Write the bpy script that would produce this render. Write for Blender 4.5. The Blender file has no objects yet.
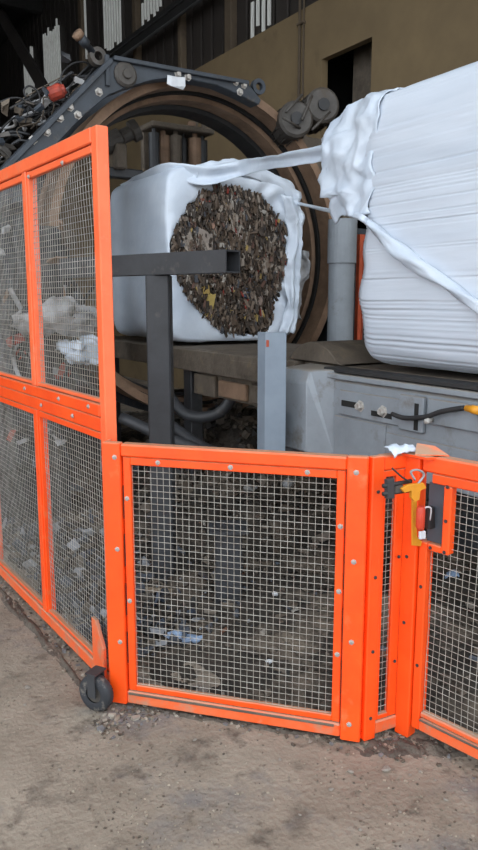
import bpy, bmesh, math, random
from mathutils import Vector, Matrix, noise
random.seed(7)
D = bpy.data
S = bpy.context.scene
COL = S.collection

# ------------------------------------------------------------------ camera
FPX = 720.0; CAMH = 1.6
PITCH = math.atan(125 / FPX); YAW = math.atan(454 / math.hypot(FPX, 125))
cam = D.cameras.new('camera'); camo = D.objects.new('camera', cam); COL.objects.link(camo)
camo.location = (0, 0, CAMH)
camo.rotation_euler = (math.pi / 2 - PITCH, 0, -YAW)
cam.sensor_fit = 'VERTICAL'; cam.sensor_height = 36.0; cam.lens = 36.0 * FPX / 850.0
cam.clip_start = 0.05; cam.clip_end = 200
S.camera = camo

# ------------------------------------------------------------------ world / exposure
def lin(c):
    return tuple(((v / 255) / 12.92 if v / 255 <= 0.04045 else ((v / 255 + 0.055) / 1.055) ** 2.4) for v in c)
w = D.worlds.new('overcast_sky'); S.world = w; w.use_nodes = True
bg = w.node_tree.nodes['Background']
bg.inputs[0].default_value = (0.86, 0.93, 1.0, 1); bg.inputs[1].default_value = 1.0
S.view_settings.view_transform = 'Standard'
S.view_settings.look = 'None'
S.view_settings.exposure = 1.5
S.view_settings.gamma = 1.0
S.view_settings.use_curve_mapping = False

# ------------------------------------------------------------------ pixel -> direction helpers (photo is 478 x 850)
C0 = Vector((0, 0, CAMH))
FW = Vector((math.sin(YAW) * math.cos(PITCH), math.cos(YAW) * math.cos(PITCH), -math.sin(PITCH)))
RT = Vector((math.cos(YAW), -math.sin(YAW), 0)); UP = RT.cross(FW)
def ray(x, y): return (FW * FPX + RT * (x - 239) - UP * (y - 425)).normalized()
def atz(x, y, z=0.0): d = ray(x, y); return C0 + d * ((z - CAMH) / d.z)
def atX(x, y, X): d = ray(x, y); return C0 + d * (X / d.x)
def atY(x, y, Y): d = ray(x, y); return C0 + d * (Y / d.y)
def atplane(x, y, P, n): d = ray(x, y); return C0 + d * ((P - C0).dot(n) / d.dot(n))
AX, AZ = 2.92, 1.97                     # axis of the bales and of the ring (runs along Y)
BCX, BCZ, BHW, BHH = 2.985, 1.925, .60, .655     # centre and half sizes of the rounded-square bales
def bale_rho(a, n=9.0):
    return ((abs(math.cos(a))/BHW)**n + (abs(math.sin(a))/BHH)**n)**(-1/n)
def atcyl(x, y, r):                       # where the sight line meets the bale surface (scaled by r/.7)
    d = ray(x, y); t = 1.5/d.x
    while t < 8:
        p = C0 + d*t; q = p - Vector((BCX, 0, BCZ)); a = math.atan2(q.z, q.x)
        if math.hypot(q.x, q.z) < bale_rho(a)*r/.7: return p
        t += .004
    return C0 + d*(2.6/d.x)

# ------------------------------------------------------------------ materials
def mat(name, c1, c2=None, scale=6, rough=0.6, metal=0.0, bump=0.0, bscale=40, lo=0.35, hi=0.65, c3=None, s3=3, lo3=0.55, hi3=0.7, dust=None, coat=0.0, spec=0.5, detail=6, emit=0.0, stretch=None, c4=None, s4=60, lo4=0.55, hi4=0.65, c5=None, s5=.5, lo5=.5, hi5=.6):
    m = D.materials.new(name); m.use_nodes = True
    nt = m.node_tree; N = nt.nodes; L = nt.links; b = N['Principled BSDF']
    b.inputs['Roughness'].default_value = rough; b.inputs['Metallic'].default_value = metal
    b.inputs['Specular IOR Level'].default_value = spec; b.inputs['Coat Weight'].default_value = coat
    tc = N.new('ShaderNodeTexCoord'); src = tc.outputs['Object']
    if stretch:
        mp = N.new('ShaderNodeMapping'); mp.inputs['Scale'].default_value = stretch
        L.new(src, mp.inputs['Vector']); src = mp.outputs['Vector']
    col = None
    def layer(prev, c, sc, l, h, det=6):
        n = N.new('ShaderNodeTexNoise'); n.inputs['Scale'].default_value = sc; n.inputs['Detail'].default_value = det
        n.inputs['Roughness'].default_value = 0.65
        L.new(src, n.inputs['Vector'])
        r = N.new('ShaderNodeMapRange'); r.inputs['From Min'].default_value = l; r.inputs['From Max'].default_value = h
        L.new(n.outputs['Fac'], r.inputs['Value'])
        mx = N.new('ShaderNodeMix'); mx.data_type = 'RGBA'
        L.new(r.outputs['Result'], mx.inputs['Factor'])
        if isinstance(prev, tuple): mx.inputs[6].default_value = (*prev, 1)
        else: L.new(prev, mx.inputs[6])
        mx.inputs[7].default_value = (*lin(c), 1)
        return mx.outputs[2]
    cur = lin(c1)
    if c2: cur = layer(cur, c2, scale, lo, hi, detail)
    if c3: cur = layer(cur, c3, s3, lo3, hi3)
    if c4: cur = layer(cur, c4, s4, lo4, hi4, 3)
    if c5: cur = layer(cur, c5, s5, lo5, hi5)
    if dust:
        g = N.new('ShaderNodeNewGeometry'); sx = N.new('ShaderNodeSeparateXYZ'); L.new(g.outputs['Normal'], sx.inputs[0])
        n = N.new('ShaderNodeTexNoise'); n.inputs['Scale'].default_value = 9; n.inputs['Detail'].default_value = 5
        L.new(tc.outputs['Object'], n.inputs['Vector'])
        ad = N.new('ShaderNodeMath'); ad.operation = 'MULTIPLY_ADD'; L.new(n.outputs['Fac'], ad.inputs[0]); ad.inputs[1].default_value = 1.1
        L.new(sx.outputs['Z'], ad.inputs[2])
        r = N.new('ShaderNodeMapRange'); r.inputs['From Min'].default_value = 0.85; r.inputs['From Max'].default_value = 1.5
        L.new(ad.outputs[0], r.inputs['Value'])
        mx = N.new('ShaderNodeMix'); mx.data_type = 'RGBA'; L.new(r.outputs['Result'], mx.inputs['Factor'])
        if isinstance(cur, tuple): mx.inputs[6].default_value = (*cur, 1)
        else: L.new(cur, mx.inputs[6])
        mx.inputs[7].default_value = (*lin(dust), 1); cur = mx.outputs[2]
    if isinstance(cur, tuple): b.inputs['Base Color'].default_value = (*cur, 1)
    else: L.new(cur, b.inputs['Base Color'])
    if bump:
        n = N.new('ShaderNodeTexNoise'); n.inputs['Scale'].default_value = bscale; n.inputs['Detail'].default_value = 6
        L.new(src, n.inputs['Vector'])
        bp = N.new('ShaderNodeBump'); bp.inputs['Strength'].default_value = bump; bp.inputs['Distance'].default_value = 0.02
        L.new(n.outputs['Fac'], bp.inputs['Height']); L.new(bp.outputs['Normal'], b.inputs['Normal'])
    if emit:
        b.inputs['Emission Color'].default_value = (*lin(c1), 1); b.inputs['Emission Strength'].default_value = emit
    return m

M = {}
M['concrete'] = mat('dusty_concrete', (150, 138, 123), (128, 116, 102), 3.5, 0.9, bump=0.45, bscale=45, c3=(98, 88, 78), s3=6, lo3=0.54, hi3=0.68, c4=(92, 82, 71), s4=24, lo4=.60, hi4=.76, c5=(112, 108, 106), s5=1.3, lo5=.54, hi5=.66, detail=9)
M['dirt'] = mat('dark_dirt', (70, 62, 54), (40, 36, 32), 7, 0.95, bump=1.0, bscale=26, c3=(122, 110, 96), s3=2.2, lo3=0.50, hi3=0.66)
M['soil'] = mat('loose_soil', (102, 93, 83), (78, 70, 62), 9, 0.95, bump=.8, bscale=40, c3=(124, 113, 101), s3=6)
M['tanwall'] = mat('stained_tan_wall', (124, 105, 76), (108, 91, 66), 0.8, 0.9, bump=0.15, bscale=8, c3=(62, 52, 42), s3=0.9, lo3=0.6, hi3=0.78)
M['clad'] = mat('dark_cladding', (48, 41, 36), (36, 31, 28), 1.5, 0.8, stretch=(1, 1, 0.15))
M['cladlite'] = mat('brown_steel_column', (96, 82, 64), (74, 62, 50), 2, 0.8)
M['roof'] = mat('dark_roof', (26, 23, 21), (20, 18, 17), 2, 0.9)
M['sheet'] = mat('translucent_roof_light', (205, 208, 205), (120, 118, 112), 6, 0.6, stretch=(1, 8, 0.5), emit=0.09)
M['black'] = mat('near_black', (20, 19, 18), (30, 28, 26), 4, 0.8)  # plain near-black colour, also used for the darkness of the passage
M['orange'] = mat('orange_paint', (255, 88, 22), (246, 76, 16), 5, 0.42, c3=(226, 120, 72), s3=9, lo3=0.62, hi3=0.8, dust=(186, 132, 100), bump=0.05, bscale=60)
M['orange_worn'] = mat('worn_orange_paint', (240, 92, 36), (226, 108, 62), 8, 0.55, c3=(186, 128, 100), s3=10, lo3=0.52, hi3=0.68, dust=(176, 140, 114), bump=0.08, bscale=60)
M['orange_flare'] = mat('flare_paled_orange_paint', (252, 114, 66), (246, 102, 54), 5, 0.45, c3=(228, 132, 96), s3=9, lo3=0.58, hi3=0.8, dust=(196, 128, 98), bump=0.05, bscale=60)  # lens flare over the upper tall panel, put into a paler orange
M['wire'] = mat('galvanised_wire', (182, 177, 168), (138, 130, 119), 14, 0.5, 0.2)
M['bolt'] = mat('zinc_bolt', (196, 192, 186), (150, 142, 134), 30, 0.5, 0.15)
M['bluegrey'] = mat('blue_grey_machine_paint', (60, 66, 74), (46, 50, 55), 4, 0.55, c3=(92, 84, 76), s3=7, lo3=0.6, hi3=0.75, bump=0.1)
M['greybeam'] = mat('grey_machine_paint', (142, 148, 154), (126, 131, 136), 3, 0.5, c3=(104, 98, 90), s3=5, lo3=0.58, hi3=0.75, bump=0.06, dust=(136, 128, 118))
M['lightgrey'] = mat('light_grey_post_paint', (132, 144, 156), (120, 131, 143), 4, 0.45, c3=(120, 122, 124), s3=6, lo3=0.62, hi3=0.78)
M['charcoal'] = mat('charcoal_painted_steel', (58, 59, 62), (47, 47, 49), 6, 0.5, c3=(88, 84, 78), s3=8, lo3=0.6, hi3=0.75)
M['rust'] = mat('rusty_steel', (142, 114, 92), (112, 88, 69), 5, 0.75, c3=(140, 112, 88), s3=9, lo3=0.56, hi3=0.72, bump=0.2)
M['brown'] = mat('grimy_brown_steel', (104, 93, 81), (80, 71, 61), 6, 0.8, c3=(112, 98, 80), s3=9, lo3=0.56, hi3=0.7, bump=0.3)
M['rubber'] = mat('black_rubber', (34, 34, 36), (46, 44, 43), 9, 0.6)
M['tyre'] = mat('dusty_rubber_tyre', (50, 52, 57), (40, 41, 44), 14, 0.7, c3=(132, 124, 114), s3=18, lo3=0.55, hi3=0.7)
M['yellow'] = mat('yellow_paint', (222, 150, 34), (204, 138, 34), 12, 0.45)
M['red'] = mat('red_orange_plastic', (206, 66, 40), (180, 58, 36), 10, 0.5)
M['dullred'] = mat('grimy_red_paint', (176, 66, 46), (120, 48, 36), 22, 0.6)
M['darksteel'] = mat('oily_dark_steel', (44, 45, 49), (32, 32, 34), 6, 0.5, c3=(70, 64, 58), s3=9, lo3=.58, hi3=.72)
M['white'] = mat('white_plastic', (214, 216, 218), (190, 192, 196), 8, 0.5)
M['plate'] = mat('dark_grey_plate', (74, 80, 88), (62, 66, 72), 8, 0.5)
M['motor'] = mat('grey_motor_housing', (80, 75, 70), (58, 53, 48), 8, 0.6, c3=(70, 60, 50), s3=6)
M['blueplastic'] = mat('pale_blue_plastic', (150, 172, 200), (120, 140, 168), 16, 0.4)
M['wood'] = mat('weathered_wood', (150, 136, 116), (120, 106, 88), 8, 0.8, stretch=(1, 6, 6))
M['cardboard'] = mat('damp_cardboard', (128, 112, 90), (104, 90, 72), 8, 0.9)
M['pebble'] = mat('dusty_stone', (150, 142, 132), (118, 110, 100), 12, 0.9)
M['redmesh'] = mat('rear_guard_orange', (190, 84, 50), (160, 68, 42), 8, 0.6)
M['film'] = mat('white_stretch_film', (206, 214, 224), (192, 202, 215), 3, 0.36, coat=0.15, bump=0.25, bscale=14)
M['film2'] = mat('layered_white_stretch_film', (204, 210, 219), (190, 198, 209), 4, 0.4, bump=0.18, bscale=22, stretch=(1, 0.12, 1))
M['filmgrey'] = mat('dirty_stretch_film', (172, 174, 178), (130, 126, 122), 7, 0.5, bump=0.3, bscale=20)
def attr_mat():
    m = D.materials.new('mixed_shredded_waste'); m.use_nodes = True
    nt = m.node_tree; b = nt.nodes['Principled BSDF']; a = nt.nodes.new('ShaderNodeAttribute'); a.attribute_name = 'tint'
    n = nt.nodes.new('ShaderNodeTexNoise'); n.inputs['Scale'].default_value = 40
    tc = nt.nodes.new('ShaderNodeTexCoord'); nt.links.new(tc.outputs['Object'], n.inputs['Vector'])
    mx = nt.nodes.new('ShaderNodeMix'); mx.data_type = 'RGBA'; mx.blend_type = 'MULTIPLY'; mx.inputs[0].default_value = 0.42
    nt.links.new(a.outputs['Color'], mx.inputs[6]); nt.links.new(n.outputs['Fac'], mx.inputs[7])
    nt.links.new(mx.outputs[2], b.inputs['Base Color']); b.inputs['Roughness'].default_value = 0.6
    return m
M['waste'] = attr_mat()

# ------------------------------------------------------------------ mesh helpers
class G:
    """collects vertices and faces of ONE mesh object"""
    def __init__(s): s.v = []; s.f = []; s.tint = []
    def add(s, vs, fs, tint=None):
        o = len(s.v); s.v += [tuple(v) for v in vs]; s.f += [tuple(i + o for i in f) for f in fs]
        if tint: s.tint += [tint] * len(fs)
        return s
    def box(s, a, b, mtx=None):
        x0, y0, z0 = a; x1, y1, z1 = b
        vs = [Vector(p) for p in ((x0,y0,z0),(x1,y0,z0),(x1,y1,z0),(x0,y1,z0),(x0,y0,z1),(x1,y0,z1),(x1,y1,z1),(x0,y1,z1))]
        if mtx: vs = [mtx @ v for v in vs]
        return s.add(vs, [(0,3,2,1),(4,5,6,7),(0,1,5,4),(1,2,6,5),(2,3,7,6),(3,0,4,7)])
    def prism(s, poly, z0, z1, axis='Z'):
        n = len(poly); P = lambda p, h: (p[0], p[1], h) if axis == 'Z' else ((p[0], h, p[1]) if axis == 'Y' else (h, p[0], p[1]))
        vs = [P(p, z0) for p in poly] + [P(p, z1) for p in poly]
        return s.add(vs, [tuple(range(n))[::-1], tuple(range(n, 2*n))] + [(i, (i+1) % n, n+(i+1) % n, n+i) for i in range(n)])
    def tube(s, pts, r, n=8, cap=True):
        pts = [Vector(p) for p in pts]; rs = r if isinstance(r, (list, tuple)) else [r]*len(pts)
        t0 = (pts[1]-pts[0]).normalized(); a = t0.orthogonal().normalized(); rings = []
        for i, p in enumerate(pts):
            t = (pts[min(i+1, len(pts)-1)] - pts[max(i-1, 0)]).normalized()
            a = (a - t*a.dot(t)).normalized(); b = t.cross(a)
            rings.append([p + (a*math.cos(2*math.pi*k/n + .785) + b*math.sin(2*math.pi*k/n + .785))*rs[i] for k in range(n)])
        vs = [v for g in rings for v in g]; fs = []
        for i in range(len(pts)-1):
            for k in range(n): fs.append((i*n+k, i*n+(k+1) % n, (i+1)*n+(k+1) % n, (i+1)*n+k))
        if cap: fs += [tuple(range(n))[::-1], tuple(range((len(pts)-1)*n, len(pts)*n))]
        return s.add(vs, fs)
    def lathe(s, prof, o, ax, n=24, a0=0, a1=2*math.pi):
        """prof: (radius, height) closed or open; around axis ax at o"""
        ax = Vector(ax).normalized(); u = ax.orthogonal().normalized(); w_ = ax.cross(u); o = Vector(o)
        full = abs(a1-a0-2*math.pi) < 1e-6; m = n if full else n+1
        vs = [o + ax*h + (u*math.cos(a0+(a1-a0)*k/n) + w_*math.sin(a0+(a1-a0)*k/n))*r for k in range(m) for r, h in prof]
        q = len(prof); fs = []
        for k in range(n):
            k2 = (k+1) % m
            for j in range(q-1): fs.append((k*q+j, k2*q+j, k2*q+j+1, k*q+j+1))
        return s.add(vs, fs)
    def grid(s, pts, nu, nv, wrap=False):
        fs = []
        for i in range(nu-1):
            for j in range(nv if wrap else nv-1): fs.append((i*nv+j, i*nv+(j+1) % nv, (i+1)*nv+(j+1) % nv, (i+1)*nv+j))
        return s.add(pts, fs)
    def chip(s, c, sx, sy, sz, rot, tint=None):
        vs = []
        for z in (-1, 1):
            for x, y in ((-1,-1),(1,-1),(1,1),(-1,1)):
                vs.append(Vector(c) + rot @ Vector((x*sx*random.uniform(.45,1.1), y*sy*random.uniform(.45,1.1), z*sz*random.uniform(.5,1.2) + random.uniform(-.4,.4)*sx*.5)))
        return s.add(vs, [(0,3,2,1),(4,5,6,7),(0,1,5,4),(1,2,6,5),(2,3,7,6),(3,0,4,7)], tint)
    def mesh(s, name, m, bevel=0, smooth=False, fix=True):
        me = D.meshes.new(name); me.from_pydata(s.v, [], s.f)
        if s.tint:
            at = me.attributes.new('tint', 'FLOAT_COLOR', 'FACE')
            for i, t in enumerate(s.tint): at.data[i].color = (*t, 1)
        bm = bmesh.new(); bm.from_mesh(me)
        if bevel: bmesh.ops.bevel(bm, geom=bm.edges[:], offset=bevel, segments=1, affect='EDGES', clamp_overlap=True)
        if fix: bmesh.ops.recalc_face_normals(bm, faces=bm.faces[:])
        bm.to_mesh(me); bm.free()
        if smooth:
            for p in me.polygons: p.use_smooth = True
        me.materials.append(M[m] if isinstance(m, str) else m)
        return me
    def obj(s, name, m, parent=None, bevel=0, smooth=False, fix=True):
        return link(name, s.mesh(name, m, bevel, smooth, fix), parent)
def link(name, data, parent=None, loc=None, rot=None):
    o = D.objects.new(name, data); COL.objects.link(o)
    if parent: o.parent = parent
    if loc is not None: o.location = loc
    if rot is not None: o.rotation_euler = rot
    return o
def tag(o, label, cat=None, group=None, kind=None):
    o['label'] = label
    if cat: o['category'] = cat
    if group: o['group'] = group
    if kind: o['kind'] = kind
    return o
def thing(name, label, cat, loc=(0, 0, 0), rz=0, group=None):
    return tag(link(name, None, None, loc, (0, 0, rz)), label, cat, group)
def struct(o, label):
    o['kind'] = 'structure'; o['label'] = label; return o
def rrot(): return Matrix.Rotation(random.uniform(0, 6.28), 3, 'Z') @ Matrix.Rotation(random.uniform(-1.5, 1.5), 3, 'X') @ Matrix.Rotation(random.uniform(-1.5, 1.5), 3, 'Y')
def nz(x, y, z, o=0): return noise.noise(Vector((x + o, y + o*1.7, z - o)))
def smoothpath(pts, n=8):
    P = [Vector(p) for p in pts]; P = [2*P[0]-P[1]] + P + [2*P[-1]-P[-2]]; out = []
    for i in range(1, len(P)-2):
        for k in range(n):
            t = k/n; out.append(0.5*((2*P[i]) + (P[i+1]-P[i-1])*t + (2*P[i-1]-5*P[i]+4*P[i+1]-P[i+2])*t*t + (3*P[i]-P[i-1]-3*P[i+1]+P[i+2])*t**3))
    out.append(P[-2]); return out
def hexbolt(r=0.009, h=0.007):   # axis -Y (towards viewer in panel frames)
    g = G(); g.lathe([(0, h), (r*.8, h), (r, h*.7), (r, 0), (r*1.5, 0), (r*1.5, -.002), (0, -.002)], (0, 0, 0), (0, -1, 0), 6); return g
BOLT = hexbolt(.0068, .005).mesh('bolt', 'bolt'); BOLTDARK = hexbolt(.0045, .004).mesh('bolt', 'charcoal'); BOLTBIG = hexbolt(.02, .022).mesh('bolt', 'bolt')

# ================================================================== STRUCTURE
g = G(); n = 60
g.box((-14, -26, -0.3), (6.4, 25.4, 0)); struct(g.obj('floor', 'concrete'), 'dusty grey concrete floor of the hall')  # slab runs on unseen outside the hall to bounce sky light

WX = 6.0; LEDGE = 5.29
doorA, doorB, doorT, doorBt = 6.76, 7.69, 4.58, 2.0
g = G()
g.box((WX, -3, 0), (WX+.10, doorA, LEDGE)); g.box((WX, doorB, 0), (WX+.10, 25, LEDGE))
g.box((WX, doorA, doorT), (WX+.10, doorB, LEDGE)); g.box((WX, doorA, 0), (WX+.10, doorB, doorBt))
wall = struct(g.obj('wall_right', 'tanwall'), 'stained tan concrete wall behind the machine')
# passage behind the doorway
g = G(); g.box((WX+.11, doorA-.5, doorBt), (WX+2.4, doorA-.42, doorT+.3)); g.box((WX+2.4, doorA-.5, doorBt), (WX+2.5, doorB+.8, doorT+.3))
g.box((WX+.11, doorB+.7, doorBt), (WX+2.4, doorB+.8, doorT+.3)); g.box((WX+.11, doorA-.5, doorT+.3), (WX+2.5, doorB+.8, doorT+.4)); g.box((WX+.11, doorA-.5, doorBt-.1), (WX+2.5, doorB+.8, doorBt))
struct(g.obj('wall_passage', 'black'), 'inside of the passage behind the wall opening, its shade painted black')  # black colour stands in for the shade inside the passage
g = G(); g.box((WX+.45, 7.28, doorBt), (WX+.6, 7.62, doorT+.2)); struct(g.obj('door_1', 'brown', bevel=.01), 'grimy brown door leaf standing open in the dark wall opening')
# upper cladding: panels between columns
base = G(); base.box((WX+.45, -3, LEDGE-.2), (WX+.6, 25, 9.4)); up = struct(base.obj('wall_upper', 'clad'), 'dark brown upper wall of vertical cladding sheets')
g = G(); g.box((0, 0, 0), (.05, .30, 9.2-LEDGE)); pm = g.mesh('panel', 'clad', bevel=.012)
y = 7.2
while y < 24:
    link('panel', pm, up, (WX+.40, y, LEDGE)); y += .36
for yy, wd in ((10.45, .2), (8.0, .14), (12.1, .12), (14.0, .16), (17.0, .2)):
    g = G(); g.box((WX+.28, yy-wd/2, LEDGE), (WX+.40, yy+wd/2, 9.3)); g.obj('column', 'cladlite', up, bevel=.01)
# light sheets: each a set of translucent ribs
WIN = []
for xa, xb, yt, yb in ((248, 270, -10, 27), (140, 161, -10, 14), (103, 121, -25, 48), (79, 87, 2, 62), (44, 61, 26, 88), (24, 34, 48, 92)):
    p, q_ = atX((xa+xb)/2, yb, WX+.33), atX((xa+xb)/2, yt, WX+.33); WIN.append((atX(xb, yb, WX+.33).y, atX(xa, yb, WX+.33).y, p.z, q_.z))
for i, (y0, y1, z0, z1) in enumerate(WIN):
    e = struct(link('window_%d' % (i+1), None, None, (WX+.33, (y0+y1)/2, z0)), ['narrow daylight strip above the tan wall', 'daylight strip beside the sloping rail', 'tall bright corrugated daylight strip', 'thin daylight strip above the hydraulic arm', 'bright pair of daylight sheets at the upper left', 'farthest low daylight strip at the upper left'][i])
    k = max(3, int((y1-y0)/.13)); step = (y1-y0)/k
    rg = G(); rg.prism([(0, 0), (.03, step*.12), (.03, step*.38), (0, step*.5)], 0, z1-z0); rm = rg.mesh('pane', 'sheet')
    for j in range(k):
        link('pane', rm, e, (0, y0+j*step-(y0+y1)/2, random.uniform(-.12, .12)))
g = G(); g.box((WX-.05, -3, 6.43), (WX+.25, 25, 6.50)); g.box((WX+.0, -3, 6.30), (WX+.04, 25, 6.43)); struct(g.obj('trim_1', 'black'), 'dark horizontal rail along the upper wall')
g = G(); g.box((-6.2, .6, 9.4), (6.8, 25.4, 9.6))  # unseen roof, front edge set back so sky light reaches the scene
for yy in range(5, 25, 5): g.box((-6, yy, 9.0), (6.4, yy+.2, 9.4))
struct(g.obj('ceiling', 'roof'), 'unseen dark hall roof, cut back in front to let sky light in')
g = G(); g.box((-6.2, 25, 0), (6.7, 25.3, 9.5)); struct(g.obj('wall_end', 'roof'), 'unseen dark end wall added to limit light at the far end of the hall')  # out of view, added dark to hold down light at the far end
g = G(); g.box((-6.3, 8.5, 0), (-6.0, 25, 9.5)); struct(g.obj('wall_left', 'roof'), 'unseen dark side wall added to keep light off the far end of the hall')  # unseen wall added as a light blocker, open nearer the camera
g = G(); a = atX(-25, -30, 5.6); b = atX(48, 95, 5.3); g.tube([a, b], .16, 4); tag(g.obj('roof_brace', 'clad'), 'dark diagonal steel brace at the upper left', 'brace')
# conduit on the wall
cy = atX(303, 10, WX).y
e = thing('wall_conduit', 'brown vertical conduit pair running down the tan wall', 'conduit', (WX, cy, 2.6))
for dy, r in ((-.04, .014), (.04, .02)):
    g = G(); g.tube([(-r, dy, 0), (-r, dy, 2.9)], r, 8); g.obj('pipe', 'cladlite', e, smooth=True)
for z in (.4, 1.5, 2.5):
    g = G(); g.box((-.05, -.07, z), (0, .08, z+.03)); g.obj('clip', 'cladlite', e, bevel=.005)

# ================================================================== UNEVEN DIRT BEHIND THE FENCE
def dirt_h(x, y):
    d = (y - 2.5) + (x - 1.0)*1.09      # distance beyond the low panel line
    d = max(0, min(1, (d*.67-.02)/.35)) * max(0, min(1, (x-.98)/.2 + max(0, (2.6-y))*3))
    h = .02 + .05*(nz(x*1.3, y*1.3, 0)+.5) + .05*nz(x*4, y*4, 1) + .03*nz(x*11, y*11, 2) + .02*nz(x*25, y*25, 4)
    h += .62*math.exp(-((x-3.05)**2/.35 + (y-5.0)**2/.8)) + .22*math.exp(-((x-3.3)**2/1.0 + (y-6.6)**2/1.5))
    return max(-.02, d*h + (1-d)*-.03)
nx_, ny_ = 150, 190; pts = []
for i in range(nx_):
    for j in range(ny_):
        x = .95 + 4.9*(i/(nx_-1))**1.2; y = .9 + 8.5*(j/(ny_-1))**1.15
        pts.append((x, y, dirt_h(x, y)))
g = G(); g.grid(pts, nx_, ny_); o = g.obj('dirt_ground', 'dirt', smooth=True); tag(o, 'dark uneven dirt covering the floor behind the orange fence', 'dirt', kind='stuff')

# ================================================================== FENCE PANELS
def panel_frame(P0, P1):
    d = Vector((P1[0]-P0[0], P1[1]-P0[1], 0)); return d.length, math.atan2(d.y, d.x)
def member(root, name, s0, s1, z0, z1, y0, y1, m='orange', bevel=.004):
    g = G(); g.box((s0, y0, z0), (s1, y1, z1)); return g.obj(name, m, root, bevel=bevel)
def wires(root, s0, s1, z0, z1, y, pitch=.0248, r=.0012, sag=0, hole=None):
    """welded square mesh: every wire is its own bar, all in one part"""
    g = G(); k = max(1, round((s1-s0)/pitch)); q = max(1, round((z1-z0)/pitch))
    wob = lambda s, z: y + sag*(nz(s*3, z*3, 5) + .5*nz(s*7, z*7, 9))
    for i in range(k+1):
        s = s0 + (s1-s0)*i/k; segs = [(z0, z1)]
        if hole and hole[0] <= s <= hole[1]: segs = [(z0, hole[2])]
        for a, b in segs:
            m_ = 6 if sag else 1
            g.tube([(s, wob(s, a+(b-a)*t/m_), a+(b-a)*t/m_) for t in range(m_+1)], r, 4, False)
    for j in range(q+1):
        z = z0 + (z1-z0)*j/q; a = s0
        if hole and z > hole[2]: a = hole[1]
        m_ = 6 if sag else 1
        g.tube([(a+(s1-a)*t/m_, wob(a+(s1-a)*t/m_, z)-2*r*.9, z) for t in range(m_+1)], r, 4, False)
    o = g.obj('wire_mesh', 'wire', root, fix=False); o['kind'] = 'stuff'; o['label'] = 'welded square wire mesh'; return o
def inner_frame(root, s0, s1, z0, z1, y0, y1, wd, m='orange', wb=None):
    wb = wb or wd
    member(root, 'mesh_frame', s0, s0+wd, z0, z1, y0, y1, m, .003); member(root, 'mesh_frame', s1-wd, s1, z0, z1, y0, y1, m, .003)
    member(root, 'mesh_frame', s0+wd, s1-wd, z1-wd, z1, y0, y1, m, .003); member(root, 'mesh_frame', s0+wd, s1-wd, z0, z0+wb, y0, y1, m, .003)
def bolts(root, spots, y, me=None):
    for s, z in spots: link('bolt', me or BOLT, root, (s, y, z))

# --- tall panel on the left (runs away along Y); local x runs from the far end to the near post so that local -y faces the camera
NEAR = Vector((1.017, 2.582, 0)); FAR = Vector((.932, 4.255, 0))
L1, a1 = panel_frame(FAR, NEAR)
tp = thing('tall_fence_panel', 'tall orange mesh fence panel on the left, divided into upper and lower bays', 'fence panel', FAR, a1)
ZT = 2.215; sm = L1-.775
member(tp, 'post', L1-.03, L1+.018, .03, ZT, -.024, .024, 'orange_flare')
member(tp, 'post', 0, .06, .03, ZT, -.03, .03, 'orange_flare')
member(tp, 'top_rail', .06, L1-.03, ZT-.055, ZT, -.028, .028, 'orange_flare')
member(tp, 'bottom_rail', .06, L1-.03, .03, .085, -.028, .028, 'orange_worn')
member(tp, 'middle_rail', .06, L1-.03, 1.155, 1.205, -.028, .028, 'orange'); member(tp, 'middle_rail', .06, L1-.03, 1.095, 1.152, -.024, .024, 'orange')
for (za, zb, mm) in ((.085, 1.095, 'orange'), (1.205, ZT-.055, 'orange_flare')):
    member(tp, 'stile', sm-.025, sm+.025, za, zb, -.026, .026, mm)
    for (sa, sb) in ((.06, sm-.025), (sm+.025, L1-.03)):
        wd = .014
        member(tp, 'mesh_frame', sa, sa+wd, za, zb, -.018, .004, mm, .002); member(tp, 'mesh_frame', sb-wd, sb, za, zb, -.018, .004, mm, .002)
        member(tp, 'mesh_frame', sa+wd, sb-wd, zb-.032, zb-.004, -.02, .004, mm, .003); member(tp, 'mesh_frame', sa+wd, sb-wd, za+.004, za+.02, -.02, .004, mm, .003)
        wires(tp, sa+wd, sb-wd, za+.02, zb-.032, .0, sag=.01)
bolts(tp, [(L1-.13, 1.185), (L1-.45, 1.18), (sm-.12, 1.18), (sm+.1, 1.125), (L1-.3, 1.125), (L1-.3, ZT-.085), (sm+.08, ZT-.085)], -.03)
g = G(); g.prism([(L1-.14, .03), (L1-.03, .03), (L1-.03, .20), (L1-.10, .30), (L1-.14, .30)], -.045, -.03, 'Y'); g.obj('corner_plate', 'orange_worn', tp, bevel=.002)

# --- low panel in the middle
PA = Vector((.985, 2.545, 0)); PB = Vector((1.655, 1.815, 0))
L2, a2 = panel_frame(PA, PB); ZC = 1.075
cp = thing('low_fence_panel', 'low orange mesh fence panel in the middle with galvanised wire mesh', 'fence panel', PA, a2)
member(cp, 'post', 0, .072, .015, ZC, -.035, .0); member(cp, 'post_return', -.002, .010, .015, ZC, .0, .04)
member(cp, 'post', L2-.072, L2, .012, ZC, -.035, .0)
member(cp, 'top_rail', .072, L2-.072, ZC-.052, ZC-.004, -.032, .018, bevel=.006)
member(cp, 'bottom_rail', .072, L2-.072, .02, .072, -.032, .018, 'orange_worn', bevel=.006)
fa, fb, f0, f1 = .078, L2-.077, .074, ZC-.054
inner_frame(cp, fa, fb, f0, f1, -.022, .004, .030, 'orange', .024)
wires(cp, fa+.03, fb-.03, f0+.024, f1-.03, -.006, sag=.004)
for zz in (.25, .45, .65, .84): member(cp, 'slot', .0765, .0795, zz-.06, zz+.07, -.0232, -.0215, 'black', 0); member(cp, 'slot', fb+.001, fb+.004, zz-.06, zz+.07, -.0232, -.0215, 'black', 0)
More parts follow.
